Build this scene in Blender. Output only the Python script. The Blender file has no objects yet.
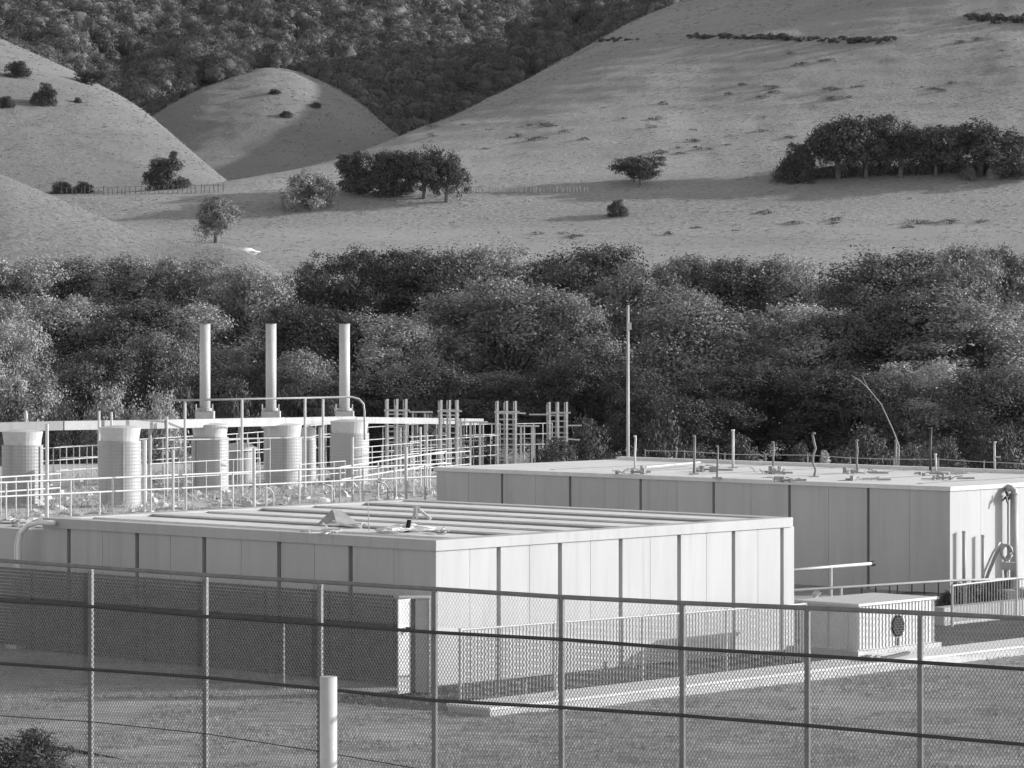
import bpy, math, random
import numpy as np
from mathutils import Vector, Matrix

F = 3527.0; HZ = 324.0; CH = 7.5
rnd = random.Random(11)
rng = np.random.default_rng(11)
scene = bpy.context.scene
COL = scene.collection

def W(px, py, d):
    """a point on the sight line (px, py) at distance d"""
    return Vector(((px - 512) / F * d, d, CH + (HZ - py) / F * d))
def X(px, d): return (px - 512) / F * d
def Gd(py, z): return (CH - z) * F / (py - HZ)
U = Vector((-.735, .678, 0)); V = Vector((.678, .735, 0)); Zv = Vector((0, 0, 1))

# ------------------------------------------------------------------ materials
def mat(name, base, var=0.15, scale=3.0, rough=0.8, bump=0.0, bscale=None, metal=0.0, spec=0.3,
        scale2=None, var2=0.0, stretch=None, transl=0.0, objvar=0.0, bdist=0.05, streak=0.0):
    m = bpy.data.materials.new(name); m.use_nodes = True
    nt = m.node_tree; N = nt.nodes; L = nt.links
    b = N['Principled BSDF']
    b.inputs['Roughness'].default_value = rough
    b.inputs['Metallic'].default_value = metal
    b.inputs['Specular IOR Level'].default_value = spec
    tc = N.new('ShaderNodeTexCoord'); vec = tc.outputs['Object']
    if stretch:
        mp = N.new('ShaderNodeMapping'); mp.inputs['Scale'].default_value = stretch
        L.new(vec, mp.inputs['Vector']); vec = mp.outputs['Vector']
    def noise(s, det=6):
        n = N.new('ShaderNodeTexNoise'); n.inputs['Scale'].default_value = s
        n.inputs['Detail'].default_value = det; n.inputs['Roughness'].default_value = .62
        L.new(vec, n.inputs['Vector']); return n.outputs['Fac']
    def math_(op, a, c):
        n = N.new('ShaderNodeMath'); n.operation = op
        for i, v in enumerate((a, c)):
            if isinstance(v, (int, float)): n.inputs[i].default_value = v
            else: L.new(v, n.inputs[i])
        return n.outputs[0]
    def remap(fac, lo, hi):
        n = N.new('ShaderNodeMapRange'); L.new(fac, n.inputs['Value'])
        n.inputs['From Min'].default_value = .28; n.inputs['From Max'].default_value = .72
        n.inputs['To Min'].default_value = lo; n.inputs['To Max'].default_value = hi
        return n.outputs[0]
    v = remap(noise(scale), 1 - var, 1 + var)
    if scale2:
        v = math_('MULTIPLY', v, remap(noise(scale2, 8), 1 - var2, 1 + var2))
    if objvar:
        oi = N.new('ShaderNodeObjectInfo')
        mr = N.new('ShaderNodeMapRange'); L.new(oi.outputs['Random'], mr.inputs['Value'])
        mr.inputs['To Min'].default_value = 1 - objvar; mr.inputs['To Max'].default_value = 1 + objvar
        v = math_('MULTIPLY', v, mr.outputs[0])
    if streak:
        mp2 = N.new('ShaderNodeMapping'); mp2.inputs['Scale'].default_value = (3.2, 3.2, .14); L.new(tc.outputs['Object'], mp2.inputs['Vector'])
        n2 = N.new('ShaderNodeTexNoise'); n2.inputs['Scale'].default_value = 1.6; n2.inputs['Detail'].default_value = 5; L.new(mp2.outputs[0], n2.inputs['Vector'])
        m2 = N.new('ShaderNodeMapRange'); L.new(n2.outputs['Fac'], m2.inputs['Value'])
        m2.inputs['From Min'].default_value = .56; m2.inputs['From Max'].default_value = .72
        m2.inputs['To Min'].default_value = 1; m2.inputs['To Max'].default_value = 1-streak
        v = math_('MULTIPLY', v, m2.outputs[0])
    v = math_('MULTIPLY', v, base)
    cc = N.new('ShaderNodeCombineColor')
    for i in range(3): L.new(v, cc.inputs[i])
    L.new(cc.outputs[0], b.inputs['Base Color'])
    if bump:
        bp = N.new('ShaderNodeBump'); bp.inputs['Strength'].default_value = bump
        bp.inputs['Distance'].default_value = bdist
        L.new(noise(bscale or scale * 4, 8), bp.inputs['Height'])
        L.new(bp.outputs[0], b.inputs['Normal'])
    if transl:
        t = N.new('ShaderNodeBsdfTranslucent'); L.new(cc.outputs[0], t.inputs['Color'])
        mx = N.new('ShaderNodeMixShader'); mx.inputs[0].default_value = transl
        L.new(b.outputs[0], mx.inputs[1]); L.new(t.outputs[0], mx.inputs[2])
        L.new(mx.outputs[0], N['Material Output'].inputs['Surface'])
    return m

M = {}
M['wall'] = mat('pale_concrete', .47, .06, .9, .75, .15, 30, scale2=3.2, var2=.05, stretch=(1, 1, .16), bdist=.01, streak=.10)
M['wallb'] = mat('pale_concrete_older', .49, .08, .6, .8, .15, 30, scale2=3.0, var2=.06, stretch=(1, 1, .16), bdist=.01, streak=.10)
M['white'] = mat('white_pipe_paint', .82, .06, 5, .4, spec=.5)
M['screen'] = mat('dark_screen', .10, .25, 3, .8)
M['joint'] = mat('joint_and_beam_shade_concrete', .30, .1, 4, .85)
M['roof'] = mat('roof_screed', .70, .10, .9, .8, .2, 25, scale2=7, var2=.08, bdist=.01)
M['conc'] = mat('rough_concrete', .48, .16, 1.5, .9, .4, 12, scale2=9, var2=.12, bdist=.03)
M['slab'] = mat('slab_concrete', .55, .12, 1.2, .85, .3, 20, scale2=8, var2=.1, bdist=.02)
M['steel'] = mat('galvanised_steel', .42, .12, 6, .5, 0, spec=.5)
M['steelw'] = mat('white_painted_steel', .55, .08, 5, .45, 0, spec=.5)
M['steeld'] = mat('weathered_dark_steel', .045, .25, 8, .6, 0, spec=.5)
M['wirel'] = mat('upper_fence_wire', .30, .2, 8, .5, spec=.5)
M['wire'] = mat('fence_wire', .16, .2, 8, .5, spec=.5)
M['drum'] = mat('corrugated_sheet', .37, .10, 2, .5, .1, 20, spec=.5, stretch=(1, 1, .3), bdist=.005, streak=.2)
M['dark'] = mat('black_rubber', .018, .3, 8, .9, spec=.1)
M['cloth'] = mat('grey_tarpaulin_and_shadow', .33, .2, 6, .8, .4, 14, bdist=.03)
M['plastic'] = mat('white_plastic_sheet', .75, .1, 6, .4, .5, 10, bdist=.03)
M['wood'] = mat('bleached_timber', .5, .25, 5, .8)
M['grass'] = mat('yard_grass', .37, .30, .45, .95, 1.0, 9, scale2=3.5, var2=.36, stretch=(.28, 1, 1), bdist=.10)
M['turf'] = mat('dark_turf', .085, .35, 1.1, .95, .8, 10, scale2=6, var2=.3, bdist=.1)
M['meadow'] = mat('dry_meadow', .345, .15, .045, .97, 1.0, 3.2, scale2=3.4, var2=.30, stretch=(.5, 1, 1), bdist=.35)
M['hill'] = mat('dry_hill_grass', .255, .13, .03, .97, 1.0, 3.0, scale2=3.4, var2=.26, stretch=(.5, 1, 1), bdist=.3)
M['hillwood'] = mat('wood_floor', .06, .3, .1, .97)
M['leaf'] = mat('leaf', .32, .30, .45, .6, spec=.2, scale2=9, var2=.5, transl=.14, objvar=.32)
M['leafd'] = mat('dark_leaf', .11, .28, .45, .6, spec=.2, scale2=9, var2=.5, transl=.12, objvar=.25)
M['leaff'] = mat('far_leaf', .15, .22, .12, .7, spec=.2, scale2=3, var2=.35, transl=.12, objvar=.25)
M['bark'] = mat('bark', .16, .3, 4, .9, .6, 14, bdist=.05)
M['barkw'] = mat('bleached_bark', .35, .25, 4, .9)
M['weed'] = mat('dry_weed', .42, .4, 1.5, .8, transl=.2)
M['blade'] = mat('grass_blade', .34, .35, .8, .8, transl=.2)
M['scrub'] = mat('low_scrub', .15, .3, .2, .9, transl=.15)
M['tuft'] = mat('meadow_tuft', .33, .35, .1, .85, transl=.2)
M['post'] = mat('fence_post_steel', .20, .2, 6, .55, spec=.4)
M['screed'] = mat('pale_walk_screed', .70, .10, 1.5, .85, .2, 20, bdist=.01)

# ------------------------------------------------------------------ mesh builder
class MB:
    def __init__(s): s.v = []; s.f = []
    def obox(s, o, a, b, c):
        """box from corner o along vectors a, b, c"""
        o, a, b, c = Vector(o), Vector(a), Vector(b), Vector(c)
        if a.cross(b).dot(c) < 0: a, b = b, a
        n = len(s.v)
        for p in (o, o+a, o+a+b, o+b, o+c, o+a+c, o+a+b+c, o+b+c): s.v.append(tuple(p))
        for q in ((0,3,2,1),(4,5,6,7),(0,1,5,4),(1,2,6,5),(2,3,7,6),(3,0,4,7)): s.f.append(tuple(n+i for i in q))
        return s
    def box(s, x0, x1, y0, y1, z0, z1):
        return s.obox((x0,y0,z0), (x1-x0,0,0), (0,y1-y0,0), (0,0,z1-z0))
    def bar(s, p, q, w, h=None, up=Zv):
        """rectangular bar from p to q"""
        p, q = Vector(p), Vector(q); h = h or w; d = q - p
        if d.length < 1e-6: return s
        dn = d.normalized()
        sd = dn.cross(up)
        if sd.length < 1e-3: sd = dn.cross(Vector((1,0,0)))
        sd.normalize(); u2 = sd.cross(dn)
        return s.obox(p - sd*w/2 - u2*h/2, d, sd*w, u2*h)
    def tube(s, pts, r, n=8, cap=True):
        pts = [Vector(p) for p in pts]; rr = r if isinstance(r, (list, tuple)) else [r]*len(pts)
        base = len(s.v); prev = None
        for i, p in enumerate(pts):
            t = (pts[min(i+1, len(pts)-1)] - pts[max(i-1, 0)]).normalized()
            if prev is None:
                a = t.cross(Vector((0,0,1)))
                if a.length < 1e-2: a = t.cross(Vector((1,0,0)))
            else: a = prev - t*prev.dot(t)
            a.normalize(); prev = a; b = t.cross(a)
            for k in range(n):
                th = 2*math.pi*k/n
                s.v.append(tuple(p + (a*math.cos(th) + b*math.sin(th))*rr[i]))
        for i in range(len(pts)-1):
            for k in range(n):
                k2 = (k+1) % n
                s.f.append((base+i*n+k, base+i*n+k2, base+(i+1)*n+k2, base+(i+1)*n+k))
        if cap:
            s.f.append(tuple(base+k for k in range(n))[::-1])
            s.f.append(tuple(base+(len(pts)-1)*n+k for k in range(n)))
        return s
    def lathe(s, prof, n=32, c=(0,0,0)):
        base = len(s.v)
        for r, z in prof:
            for k in range(n):
                th = 2*math.pi*k/n
                s.v.append((c[0]+r*math.cos(th), c[1]+r*math.sin(th), c[2]+z))
        for i in range(len(prof)-1):
            for k in range(n):
                k2 = (k+1) % n
                s.f.append((base+i*n+k, base+i*n+k2, base+(i+1)*n+k2, base+(i+1)*n+k))
        s.f.append(tuple(base+k for k in range(n))[::-1])
        s.f.append(tuple(base+(len(prof)-1)*n+k for k in range(n)))
        return s
    def blob(s, c, rx, ry, rz, seed=0, nu=10, nv=7, amp=.25):
        r_ = random.Random(seed); base = len(s.v)
        for j in range(nv+1):
            ph = math.pi*j/nv
            for i in range(nu):
                th = 2*math.pi*i/nu; k = 1 + r_.uniform(-amp, amp)
                s.v.append((c[0]+rx*k*math.sin(ph)*math.cos(th), c[1]+ry*k*math.sin(ph)*math.sin(th), c[2]+rz*k*math.cos(ph)))
        for j in range(nv):
            for i in range(nu):
                i2 = (i+1) % nu
                s.f.append((base+j*nu+i, base+(j+1)*nu+i, base+(j+1)*nu+i2, base+j*nu+i2))
        return s
    def build(s, name, m, parent=None, base=None, smooth=False):
        base = Vector(base) if base is not None else (parent.location.copy() if parent else Vector((0,0,0)))
        if parent is not None and parent.get('_o'): base = Vector(parent['_o'])
        me = bpy.data.meshes.new(name)
        bx, by, bz = base
        me.from_pydata([(x-bx, y-by, z-bz) for x, y, z in s.v], [], s.f)
        me.materials.append(m)
        if smooth: me.shade_smooth()
        o = bpy.data.objects.new(name, me); COL.objects.link(o)
        if parent is not None: o.parent = parent
        else: o.location = base
        return o

def tag(o, label, cat, group=None, kind=None):
    if label: o['label'] = label
    if cat: o['category'] = cat
    if group: o['group'] = group
    if kind: o['kind'] = kind
    return o
def thing(name, loc, label, cat, group=None):
    o = bpy.data.objects.new(name, None); COL.objects.link(o)
    o.location = loc; o.empty_display_size = .3
    return tag(o, label, cat, group)
def sub(mb, name, m, part, smooth=False):
    """a sub-part: part's mesh sits at the thing's base, so same base"""
    root = part.parent
    o = mb.build(name, m, None, root.location, smooth); o.location = (0,0,0); o.parent = part
    return o
def copy_tree(o, loc, label, group=None, rz=None, sc=None):
    c = o.copy(); COL.objects.link(c); c.location = loc
    c['label'] = label
    if group: c['group'] = group
    if rz is not None: c.rotation_euler = (0,0,rz)
    if sc is not None: c.scale = sc
    for ch in list(o.children):
        k = ch.copy(); COL.objects.link(k); k.parent = c
        for g in list(ch.children):
            h = g.copy(); COL.objects.link(h); h.parent = k
    return c
def raw_mesh(name, verts, quads, m, mi=None):
    me = bpy.data.meshes.new(name)
    verts = np.asarray(verts, np.float32); quads = np.asarray(quads, np.int32)
    me.vertices.add(len(verts)); me.vertices.foreach_set('co', verts.ravel())
    me.loops.add(quads.size); me.loops.foreach_set('vertex_index', quads.ravel())
    me.polygons.add(len(quads))
    me.polygons.foreach_set('loop_start', np.arange(0, quads.size, 4, dtype=np.int32))
    me.update(calc_edges=True)
    me.materials.append(m)
    return me

# ------------------------------------------------------------------ terrain
def vnoise(x, y, seed=0):
    """smooth value noise, vectorised"""
    xi = np.floor(x).astype(np.int64); yi = np.floor(y).astype(np.int64)
    fx = x - xi; fy = y - yi
    fx = fx*fx*(3-2*fx); fy = fy*fy*(3-2*fy)
    def h(a, b):
        n = (a*374761393 + b*668265263 + seed*1442695041) & 0x7fffffff
        n = ((n ^ (n >> 13)) * 1274126177) & 0x7fffffff
        return ((n ^ (n >> 16)) & 0xffff) / 65535.0
    return ((h(xi,yi)*(1-fx)+h(xi+1,yi)*fx)*(1-fy) + (h(xi,yi+1)*(1-fx)+h(xi+1,yi+1)*fx)*fy) - .5
def fbm(x, y, seed=0, o=4):
    t = 0; a = 1.
    for i in range(o):
        t = t + a*vnoise(x*2**i, y*2**i, seed+i*7); a *= .5
    return t

def near_z(x, y):
    x = np.asarray(x, float); y = np.asarray(y, float)
    fy = 50.8 - .68*(x)  # the fence line in plan
    bank = np.clip((fy + 7.5 - y)/8.0, 0, 1)
    z = .25*bank*bank*(3-2*bank)
    z = z + np.clip((y-150)/75, 0, 2.)*3
    z = z + .16*fbm(x*.13, y*.55, 3)*np.clip((72-y)/5, 0, 1)
    return z

def grid_obj(name, P, m, label=None):
    n0, n1 = P.shape[:2]
    idx = np.arange(n0*n1).reshape(n0, n1)
    q = np.stack([idx[:-1,:-1], idx[:-1,1:], idx[1:,1:], idx[1:,:-1]], -1).reshape(-1,4)
    me = raw_mesh(name, P.reshape(-1,3), q, m); me.shade_smooth()
    o = bpy.data.objects.new(name, me); COL.objects.link(o); o['kind'] = 'structure'
    if label: o['label'] = label
    return o
ys = np.concatenate([[-1500,-400,-100,0], np.arange(10, 110, .8), np.arange(110, 240, 4), [260,320,420,700,1400,2600]])
xs = np.concatenate([[-2500,-900,-300,-120], np.arange(-60, 60, .8), [120,300,900,2500]])
gx, gy = np.meshgrid(xs, ys)
gz = near_z(gx, np.clip(gy, -100, 232))
gz = np.where(gy < 20, .25, gz)
grid_obj('ground', np.stack([gx, gy, gz], -1), M['grass'], 'mown yard grass around the tanks')

def interp(s, tab, k): return np.interp(s, [r[0] for r in tab], [r[k] for r in tab])
def smooth_interp(s, tab, k):
    # average of a few shifted lookups rounds the corners
    return sum(interp(s+d, tab, k) for d in (-16,-8,0,8,16))/5
def hill_fn(tab, t0, z0f, back, g=1.5, namp=.5, nfreq=.03, seed=1):
    def fn(s, t):
        yc = smooth_interp(s, tab, 1); dc = smooth_interp(s, tab, 2)
        zc = CH + (HZ-yc)/F*dc
        z0 = z0f(s) if callable(z0f) else z0f
        u = np.clip((t-t0)/np.maximum(dc-t0, 1e-3), 0, 1)
        zf = z0 + (zc-z0)*(1-(1-u)**g)
        bs = back(s) if callable(back) else back
        over = np.maximum(t-dc, 0)
        zb = zc - bs*(over**2/(over+25))
        z = np.where(t <= dc, zf, zb)
        x = (s-512)/F*t
        k = np.clip((t-t0)/25, 0, 1)*np.clip(np.abs(t-dc)/40+.15, 0, 1)
        g1 = 1 - np.abs(fbm(x*nfreq*.8, t*nfreq*.35, seed+50, 3))*2.6        # gullies running down the slope
        z = z + k*(namp*fbm(x*nfreq, t*nfreq, seed, 5)*2 - namp*.3*np.clip(g1, 0, 1)**3)
        z = z + k*(.05*np.sin(z*3.3 + 5*fbm(x*.03, t*.03, seed+90, 3)) + .13*fbm(x*.22, t*.16, seed+70, 3))   # stock terraces
        return z
    return fn
def hill_obj(name, fn, s0, s1, t0, t1, m, ns, nt, label, zmin=None):
    s = np.unique(np.concatenate([np.linspace(s0, s1, ns), np.arange(max(s0,-70), min(s1,1100), 3.)]))
    tm = min(t1, t0 + .62*(t1-t0))
    t = np.unique(np.concatenate([np.linspace(t0, t1, nt), np.arange(t0, tm, 1.2)]))
    S, T = np.meshgrid(s, t)
    Z = fn(S, T)
    if zmin is not None: Z = np.maximum(Z, zmin)
    return grid_obj(name, np.stack([(S-512)/F*T, T, Z], -1), m, label)

R_tab = [(-900,198,432),(-300,198,432),(100,194,432),(205,186,440),(260,176,452),(300,169,462),(345,158,480),(390,143,505),(450,121,545),
         (512,95,590),(560,72,625),(640,36,690),(700,15,740),(800,-25,800),(1024,-115,880),(1500,-120,960),(2400,-110,1000)]
def R_back(s): return np.interp(s, [300, 690, 900], [.5, .42, .25])
_ry0 = CH + (HZ-198)/F*420
R_up = hill_fn(R_tab, 420, _ry0, R_back, 1.95, .6, .026, 5)
def R_fn(s, t):
    zm = np.interp(t, [215, 240, 330, 370, 408, 420], [2.0, 3.5, 8.5, CH+(HZ-262)/F*370, CH+(HZ-226)/F*408, _ry0])
    x = (s-512)/F*t
    zm = zm + .35*fbm(x*.03, t*.03, 9, 4)*np.clip((t-240)/40, 0, 1)*1.3
    return np.where(t < 420, zm, R_up(s, t))
F_tab = [(-500,60,330),(-100,130,290),(0,174,272),(60,199,268),(100,216,265),(150,236,262),(200,244,260),(240,248.5,258),(268,263,255),(290,276,252),(315,300,249),(400,330,245)]
F_fn = hill_fn(F_tab, 222, 2.5, .35, 1.4, .25, .05, 12)
L_tab = [(-700,-120,640),(-200,-30,590),(-50,20,565),(0,38,555),(60,65,540),(100,85,528),(130,102,518),(150,116,510),(175,137,496),(200,158,480),(225,179,462),(260,205,450),(320,225,445)]
L_fn = hill_fn(L_tab, 425, _ry0-.6, .4, 1.3, .9, .03, 21)
K_tab = [(-300,200,580),(60,190,580),(100,160,582),(150,118,588),(200,88,595),(250,69,602),(280,65,604),(320,78,604),(360,100,600),(400,140,592),(450,172,585),(560,215,580)]
K_fn = hill_fn(K_tab, 500, CH+(HZ-188)/F*500, .28, 1.4, 1.2, .03, 33)
def B_fn(s, t):
    x = (s-512)/F*t
    z = CH+(HZ-158)/F*690 + (t-690)*.178
    z = z + 17*fbm(x*.011, t*.006, 41, 3) + 6*np.exp(-((x+120)/60)**2)
    # a gully running down between the wooded spurs
    z = z - 14*np.exp(-((x-8-(t-700)*.05)/22)**2)*np.clip((1000-t)/300, 0, 1)
    z = z - 12*np.exp(-((x+95-(t-700)*.06)/14)**2)*np.clip((1000-t)/300, 0, 1)
    return z
hill_obj('meadow', R_fn, -900, 2400, 216, 1150, M['meadow'], 300, 330, 'dry grass meadow rising to the large hill')
hill_obj('hill', F_fn, -500, 400, 222, 420, M['hill'], 140, 110, 'bare grass hillock nearest the trees')
hill_obj('hill', L_fn, -700, 320, 425, 760, M['hill'], 160, 150, 'grass spur dotted with bushes')
hill_obj('hill', K_fn, -300, 560, 500, 760, M['hill'], 160, 130, 'rounded grass knoll below the wooded slope')
hill_obj('hill', B_fn, -700, 1300, 640, 1500, M['hillwood'], 160, 140, 'wooded mountainside')

def ground_at(px, d):
    """height of the topmost sheet at that plan point"""
    s = np.array([float(px)]); t = np.array([float(d)])
    z = near_z(X(px, d), d) if d < 232 else -99
    c = [float(z)]
    if 216 <= d <= 1150: c.append(float(R_fn(s, t)[0]))
    if 222 <= d <= 420 and px < 400: c.append(float(F_fn(s, t)[0]))
    if 425 <= d <= 760 and px < 320: c.append(float(L_fn(s, t)[0]))
    if 500 <= d <= 760 and px < 560: c.append(float(K_fn(s, t)[0]))
    if 640 <= d <= 1500: c.append(float(B_fn(s, t)[0]))
    return max(c)
def foot(px, py, d0, d1):
    """first point from d0 on where the sight line meets the terrain"""
    d = d0
    while d < d1:
        if ground_at(px, d) >= CH + (HZ-py)/F*d: return d
        d += 1.5
    return d1

# ------------------------------------------------------------------ trees
def crown_leaves(lobes, n, size, seed, shell=False):
    """n leaf sprays spread through the shells of the lobes (cx,cy,cz,rx,ry,rz)"""
    r = np.random.default_rng(seed)
    L = np.array(lobes)
    w = (L[:,3]*L[:,4] + L[:,4]*L[:,5] + L[:,3]*L[:,5]); w = w/w.sum()
    k = r.choice(len(L), n, p=w)
    # leaves gather on twigs spread over each lobe, so tufts and gaps form
    nt = 40 if shell else 22
    td = r.normal(size=(len(L), nt, 3)); td[...,2] += .25; td /= np.linalg.norm(td, axis=2)[...,None]
    tr = r.uniform(.92, 1.04, size=(len(L), nt)) if shell else r.uniform(.55, 1.12, size=(len(L), nt)); ts = r.uniform(.12, .2, size=(len(L), nt)) if shell else r.uniform(.13, .30, size=(len(L), nt))
    j = r.integers(0, nt, n)
    d0 = td[k, j]
    off = r.normal(size=(n,3))*ts[k, j][:,None]*np.array([1,1,.9])
    p = L[k,:3] + (d0*tr[k, j][:,None] + off)*L[k,3:6]
    d = d0*.6 + off*2.2
    d /= np.linalg.norm(d, axis=1)[:,None] + 1e-6
    nrm = d*.9 + r.normal(scale=.55, size=(n,3)) + np.array([0,0,.3])
    nrm /= np.linalg.norm(nrm, axis=1)[:,None]
    a = np.cross(nrm, r.normal(size=(n,3))); a /= np.linalg.norm(a, axis=1)[:,None]
    b = np.cross(nrm, a)
    sz = size*r.uniform(.55, 1.35, size=n)[:,None]
    a = a*sz; b = b*sz*.55
    v = np.stack([p-a, p-b*.9+nrm*sz*.12, p+a, p+b*.9+nrm*sz*.12], 1).reshape(-1,3)
    q = np.arange(4*n).reshape(n,4)
    return v, q
def make_lobes(seed, R, H, z0, n, form='round', big=1.0):
    """lobes filling a crown of radius R, height H above z0"""
    r = random.Random(seed); out = []
    tries = 0
    while len(out) < n and tries < 4000:
        tries += 1
        th = r.uniform(0, 2*math.pi); v = r.uniform(0, 1)
        if form == 'round': prof = math.sqrt(max(0, 1-(2*v-.85)**2/1.35))
        elif form == 'umbrella': prof = .35 + .65*math.sin(v*math.pi*.62+.5)
        elif form == 'tall': prof = .75*math.sin(v*math.pi*.9+.25)+.1
        else: prof = math.sqrt(max(0, 1-v*v))*.95
        rad = prof*R*math.sqrt(r.uniform(.12, 1))*.8
        lr = R*r.uniform(.18, .46)*big
        z = z0 + v*(H-lr*.8)
        c = (rad*math.cos(th), rad*math.sin(th), z)
        if any((c[0]-o[0])**2+(c[1]-o[1])**2+(c[2]-o[2])**2 < (.55*lr)**2 for o in out): continue
        fl = .6 if form == 'umbrella' else .95
        out.append((*c, lr, lr, lr*fl))
    return out
def trunk_mb(lobes, zb, R, H, seed, r0):
    r = random.Random(seed); mb = MB()
    fork = zb + (H)*r.uniform(.18, .3)
    mb.tube([(0,0,-.4),(r.uniform(-.1,.1)*R*.4,r.uniform(-.1,.1)*R*.4,fork*.5),(r.uniform(-.12,.12)*R,r.uniform(-.12,.12)*R,fork)], [r0*1.25, r0, r0*.8], 8)
    top = Vector(mb.v[-1])
    for l in lobes:
        c = Vector(l[:3])
        mid = (top+c)/2 + Vector((r.uniform(-.1,.1)*R, r.uniform(-.1,.1)*R, .1*H))
        mb.tube([top-Vector((0,0,.2)), mid, c], [r0*.42, r0*.24, r0*.08], 5)
    return mb
PROTO = {}
def proto(key, form, R, H, z0, nl, nleaf, size, seed, leaf='leaf', r0=.22):
    lobes = make_lobes(seed, R, H, z0, nl, form)
    v, q = crown_leaves(lobes, nleaf, size, seed)
    me = raw_mesh('crown', v, q, M[leaf])
    tb = trunk_mb(lobes, z0, R, H, seed, r0)
    tm = bpy.data.meshes.new('trunk'); tm.from_pydata(tb.v, [], tb.f); tm.materials.append(M['bark']); tm.shade_smooth()
    PROTO[key] = (me, tm, R, z0+H)
def tree(key, name, x, y, z, R, H, label, group=None, rz=None, cat='tree'):
    me, tm, R0, H0 = PROTO[key]
    t = thing(name, (x, y, z), label, cat, group)
    t.scale = (R/R0, R/R0, H/H0)
    t.rotation_euler = (0,0, rnd.uniform(0, 6.28) if rz is None else rz)
    c = bpy.data.objects.new('crown', me); COL.objects.link(c); c.parent = t
    s = bpy.data.objects.new('trunk', tm); COL.objects.link(s); s.parent = t
    return t
NL = 64000
proto('a', 'round', 3.4, 6.6, 1.0, 24, NL, .070, 1)
proto('b', 'round', 3.4, 6.2, 1.2, 22, NL, .070, 2)
proto('c', 'tall', 3.0, 8.0, 1.5, 22, NL, .070, 3)
proto('d', 'umbrella', 4.0, 4.6, 3.2, 26, NL, .070, 4)
proto('e', 'dome', 3.6, 6.6, .5, 24, NL, .070, 5)
proto('f', 'round', 3.4, 6.6, 1.0, 24, NL, .070, 6, 'leafd')
proto('g', 'umbrella', 4.0, 4.8, 2.6, 22, NL, .070, 7, 'leafd')
proto('bush', 'dome', 1.6, 1.9, .1, 18, 16000, .045, 8)
proto('bushd', 'dome', 1.6, 1.9, .1, 18, 16000, .05, 9, 'leafd')
proto('far', 'round', 3.4, 5.6, 1.0, 22, 14000, .15, 10, 'leafd')
proto('fard', 'dome', 3.6, 5.0, .4, 20, 14000, .15, 12, 'leafd')
proto('farp', 'dome', 3.6, 5.4, .5, 22, 14000, .15, 14, 'leaf')
proto('farld', 'round', 3.3, 4.6, 2.2, 18, 11000, .15, 26, 'leafd', .26)
proto('farl', 'round', 3.2, 4.4, 2.0, 20, 12000, .14, 16, 'leaf', .3)
proto('fart', 'umbrella', 3.8, 4.8, 1.8, 20, 12000, .15, 13, 'leafd', .2)

# the belt of trees behind the works: px of the crown, py of its top, its width in px, distance, kind
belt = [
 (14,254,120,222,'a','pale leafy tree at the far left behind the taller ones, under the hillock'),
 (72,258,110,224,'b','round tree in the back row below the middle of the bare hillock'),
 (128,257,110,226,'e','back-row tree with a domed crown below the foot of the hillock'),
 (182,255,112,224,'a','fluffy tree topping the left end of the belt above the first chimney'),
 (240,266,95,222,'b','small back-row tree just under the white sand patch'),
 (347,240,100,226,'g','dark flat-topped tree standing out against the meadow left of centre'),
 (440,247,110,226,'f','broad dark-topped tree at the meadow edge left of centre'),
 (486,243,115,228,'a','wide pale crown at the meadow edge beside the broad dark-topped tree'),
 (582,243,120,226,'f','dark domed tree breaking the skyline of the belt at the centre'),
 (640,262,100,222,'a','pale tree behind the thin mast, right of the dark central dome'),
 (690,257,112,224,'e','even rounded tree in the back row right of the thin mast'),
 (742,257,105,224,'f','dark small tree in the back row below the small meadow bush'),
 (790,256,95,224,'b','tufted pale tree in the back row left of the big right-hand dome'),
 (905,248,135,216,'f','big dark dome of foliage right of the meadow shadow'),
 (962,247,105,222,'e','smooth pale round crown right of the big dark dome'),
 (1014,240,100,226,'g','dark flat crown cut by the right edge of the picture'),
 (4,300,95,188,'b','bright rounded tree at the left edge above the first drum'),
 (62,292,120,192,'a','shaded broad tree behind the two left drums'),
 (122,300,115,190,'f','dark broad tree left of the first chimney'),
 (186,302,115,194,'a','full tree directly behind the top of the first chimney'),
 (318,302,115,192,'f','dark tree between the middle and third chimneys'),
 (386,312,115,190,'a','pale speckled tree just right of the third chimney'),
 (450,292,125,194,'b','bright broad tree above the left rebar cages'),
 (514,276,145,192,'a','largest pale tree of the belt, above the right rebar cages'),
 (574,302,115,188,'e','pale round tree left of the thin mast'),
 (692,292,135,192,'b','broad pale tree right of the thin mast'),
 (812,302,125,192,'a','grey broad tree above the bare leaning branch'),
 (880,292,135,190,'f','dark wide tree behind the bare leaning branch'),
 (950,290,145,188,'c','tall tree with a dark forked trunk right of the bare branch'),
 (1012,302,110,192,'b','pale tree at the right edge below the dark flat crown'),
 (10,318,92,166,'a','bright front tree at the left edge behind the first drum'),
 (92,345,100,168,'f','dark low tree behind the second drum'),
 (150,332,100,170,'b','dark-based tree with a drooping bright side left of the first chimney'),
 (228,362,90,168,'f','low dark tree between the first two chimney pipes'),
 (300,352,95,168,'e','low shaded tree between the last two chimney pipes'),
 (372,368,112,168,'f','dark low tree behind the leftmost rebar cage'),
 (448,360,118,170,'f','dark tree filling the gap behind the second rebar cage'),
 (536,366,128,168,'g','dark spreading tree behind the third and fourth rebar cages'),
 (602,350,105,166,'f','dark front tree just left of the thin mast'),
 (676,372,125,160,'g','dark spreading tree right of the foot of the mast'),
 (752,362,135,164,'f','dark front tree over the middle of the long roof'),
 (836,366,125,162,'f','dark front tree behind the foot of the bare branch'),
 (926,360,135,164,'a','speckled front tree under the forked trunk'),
 (1004,368,125,160,'f','dark front tree at the right edge over the long roof'),
]
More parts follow.
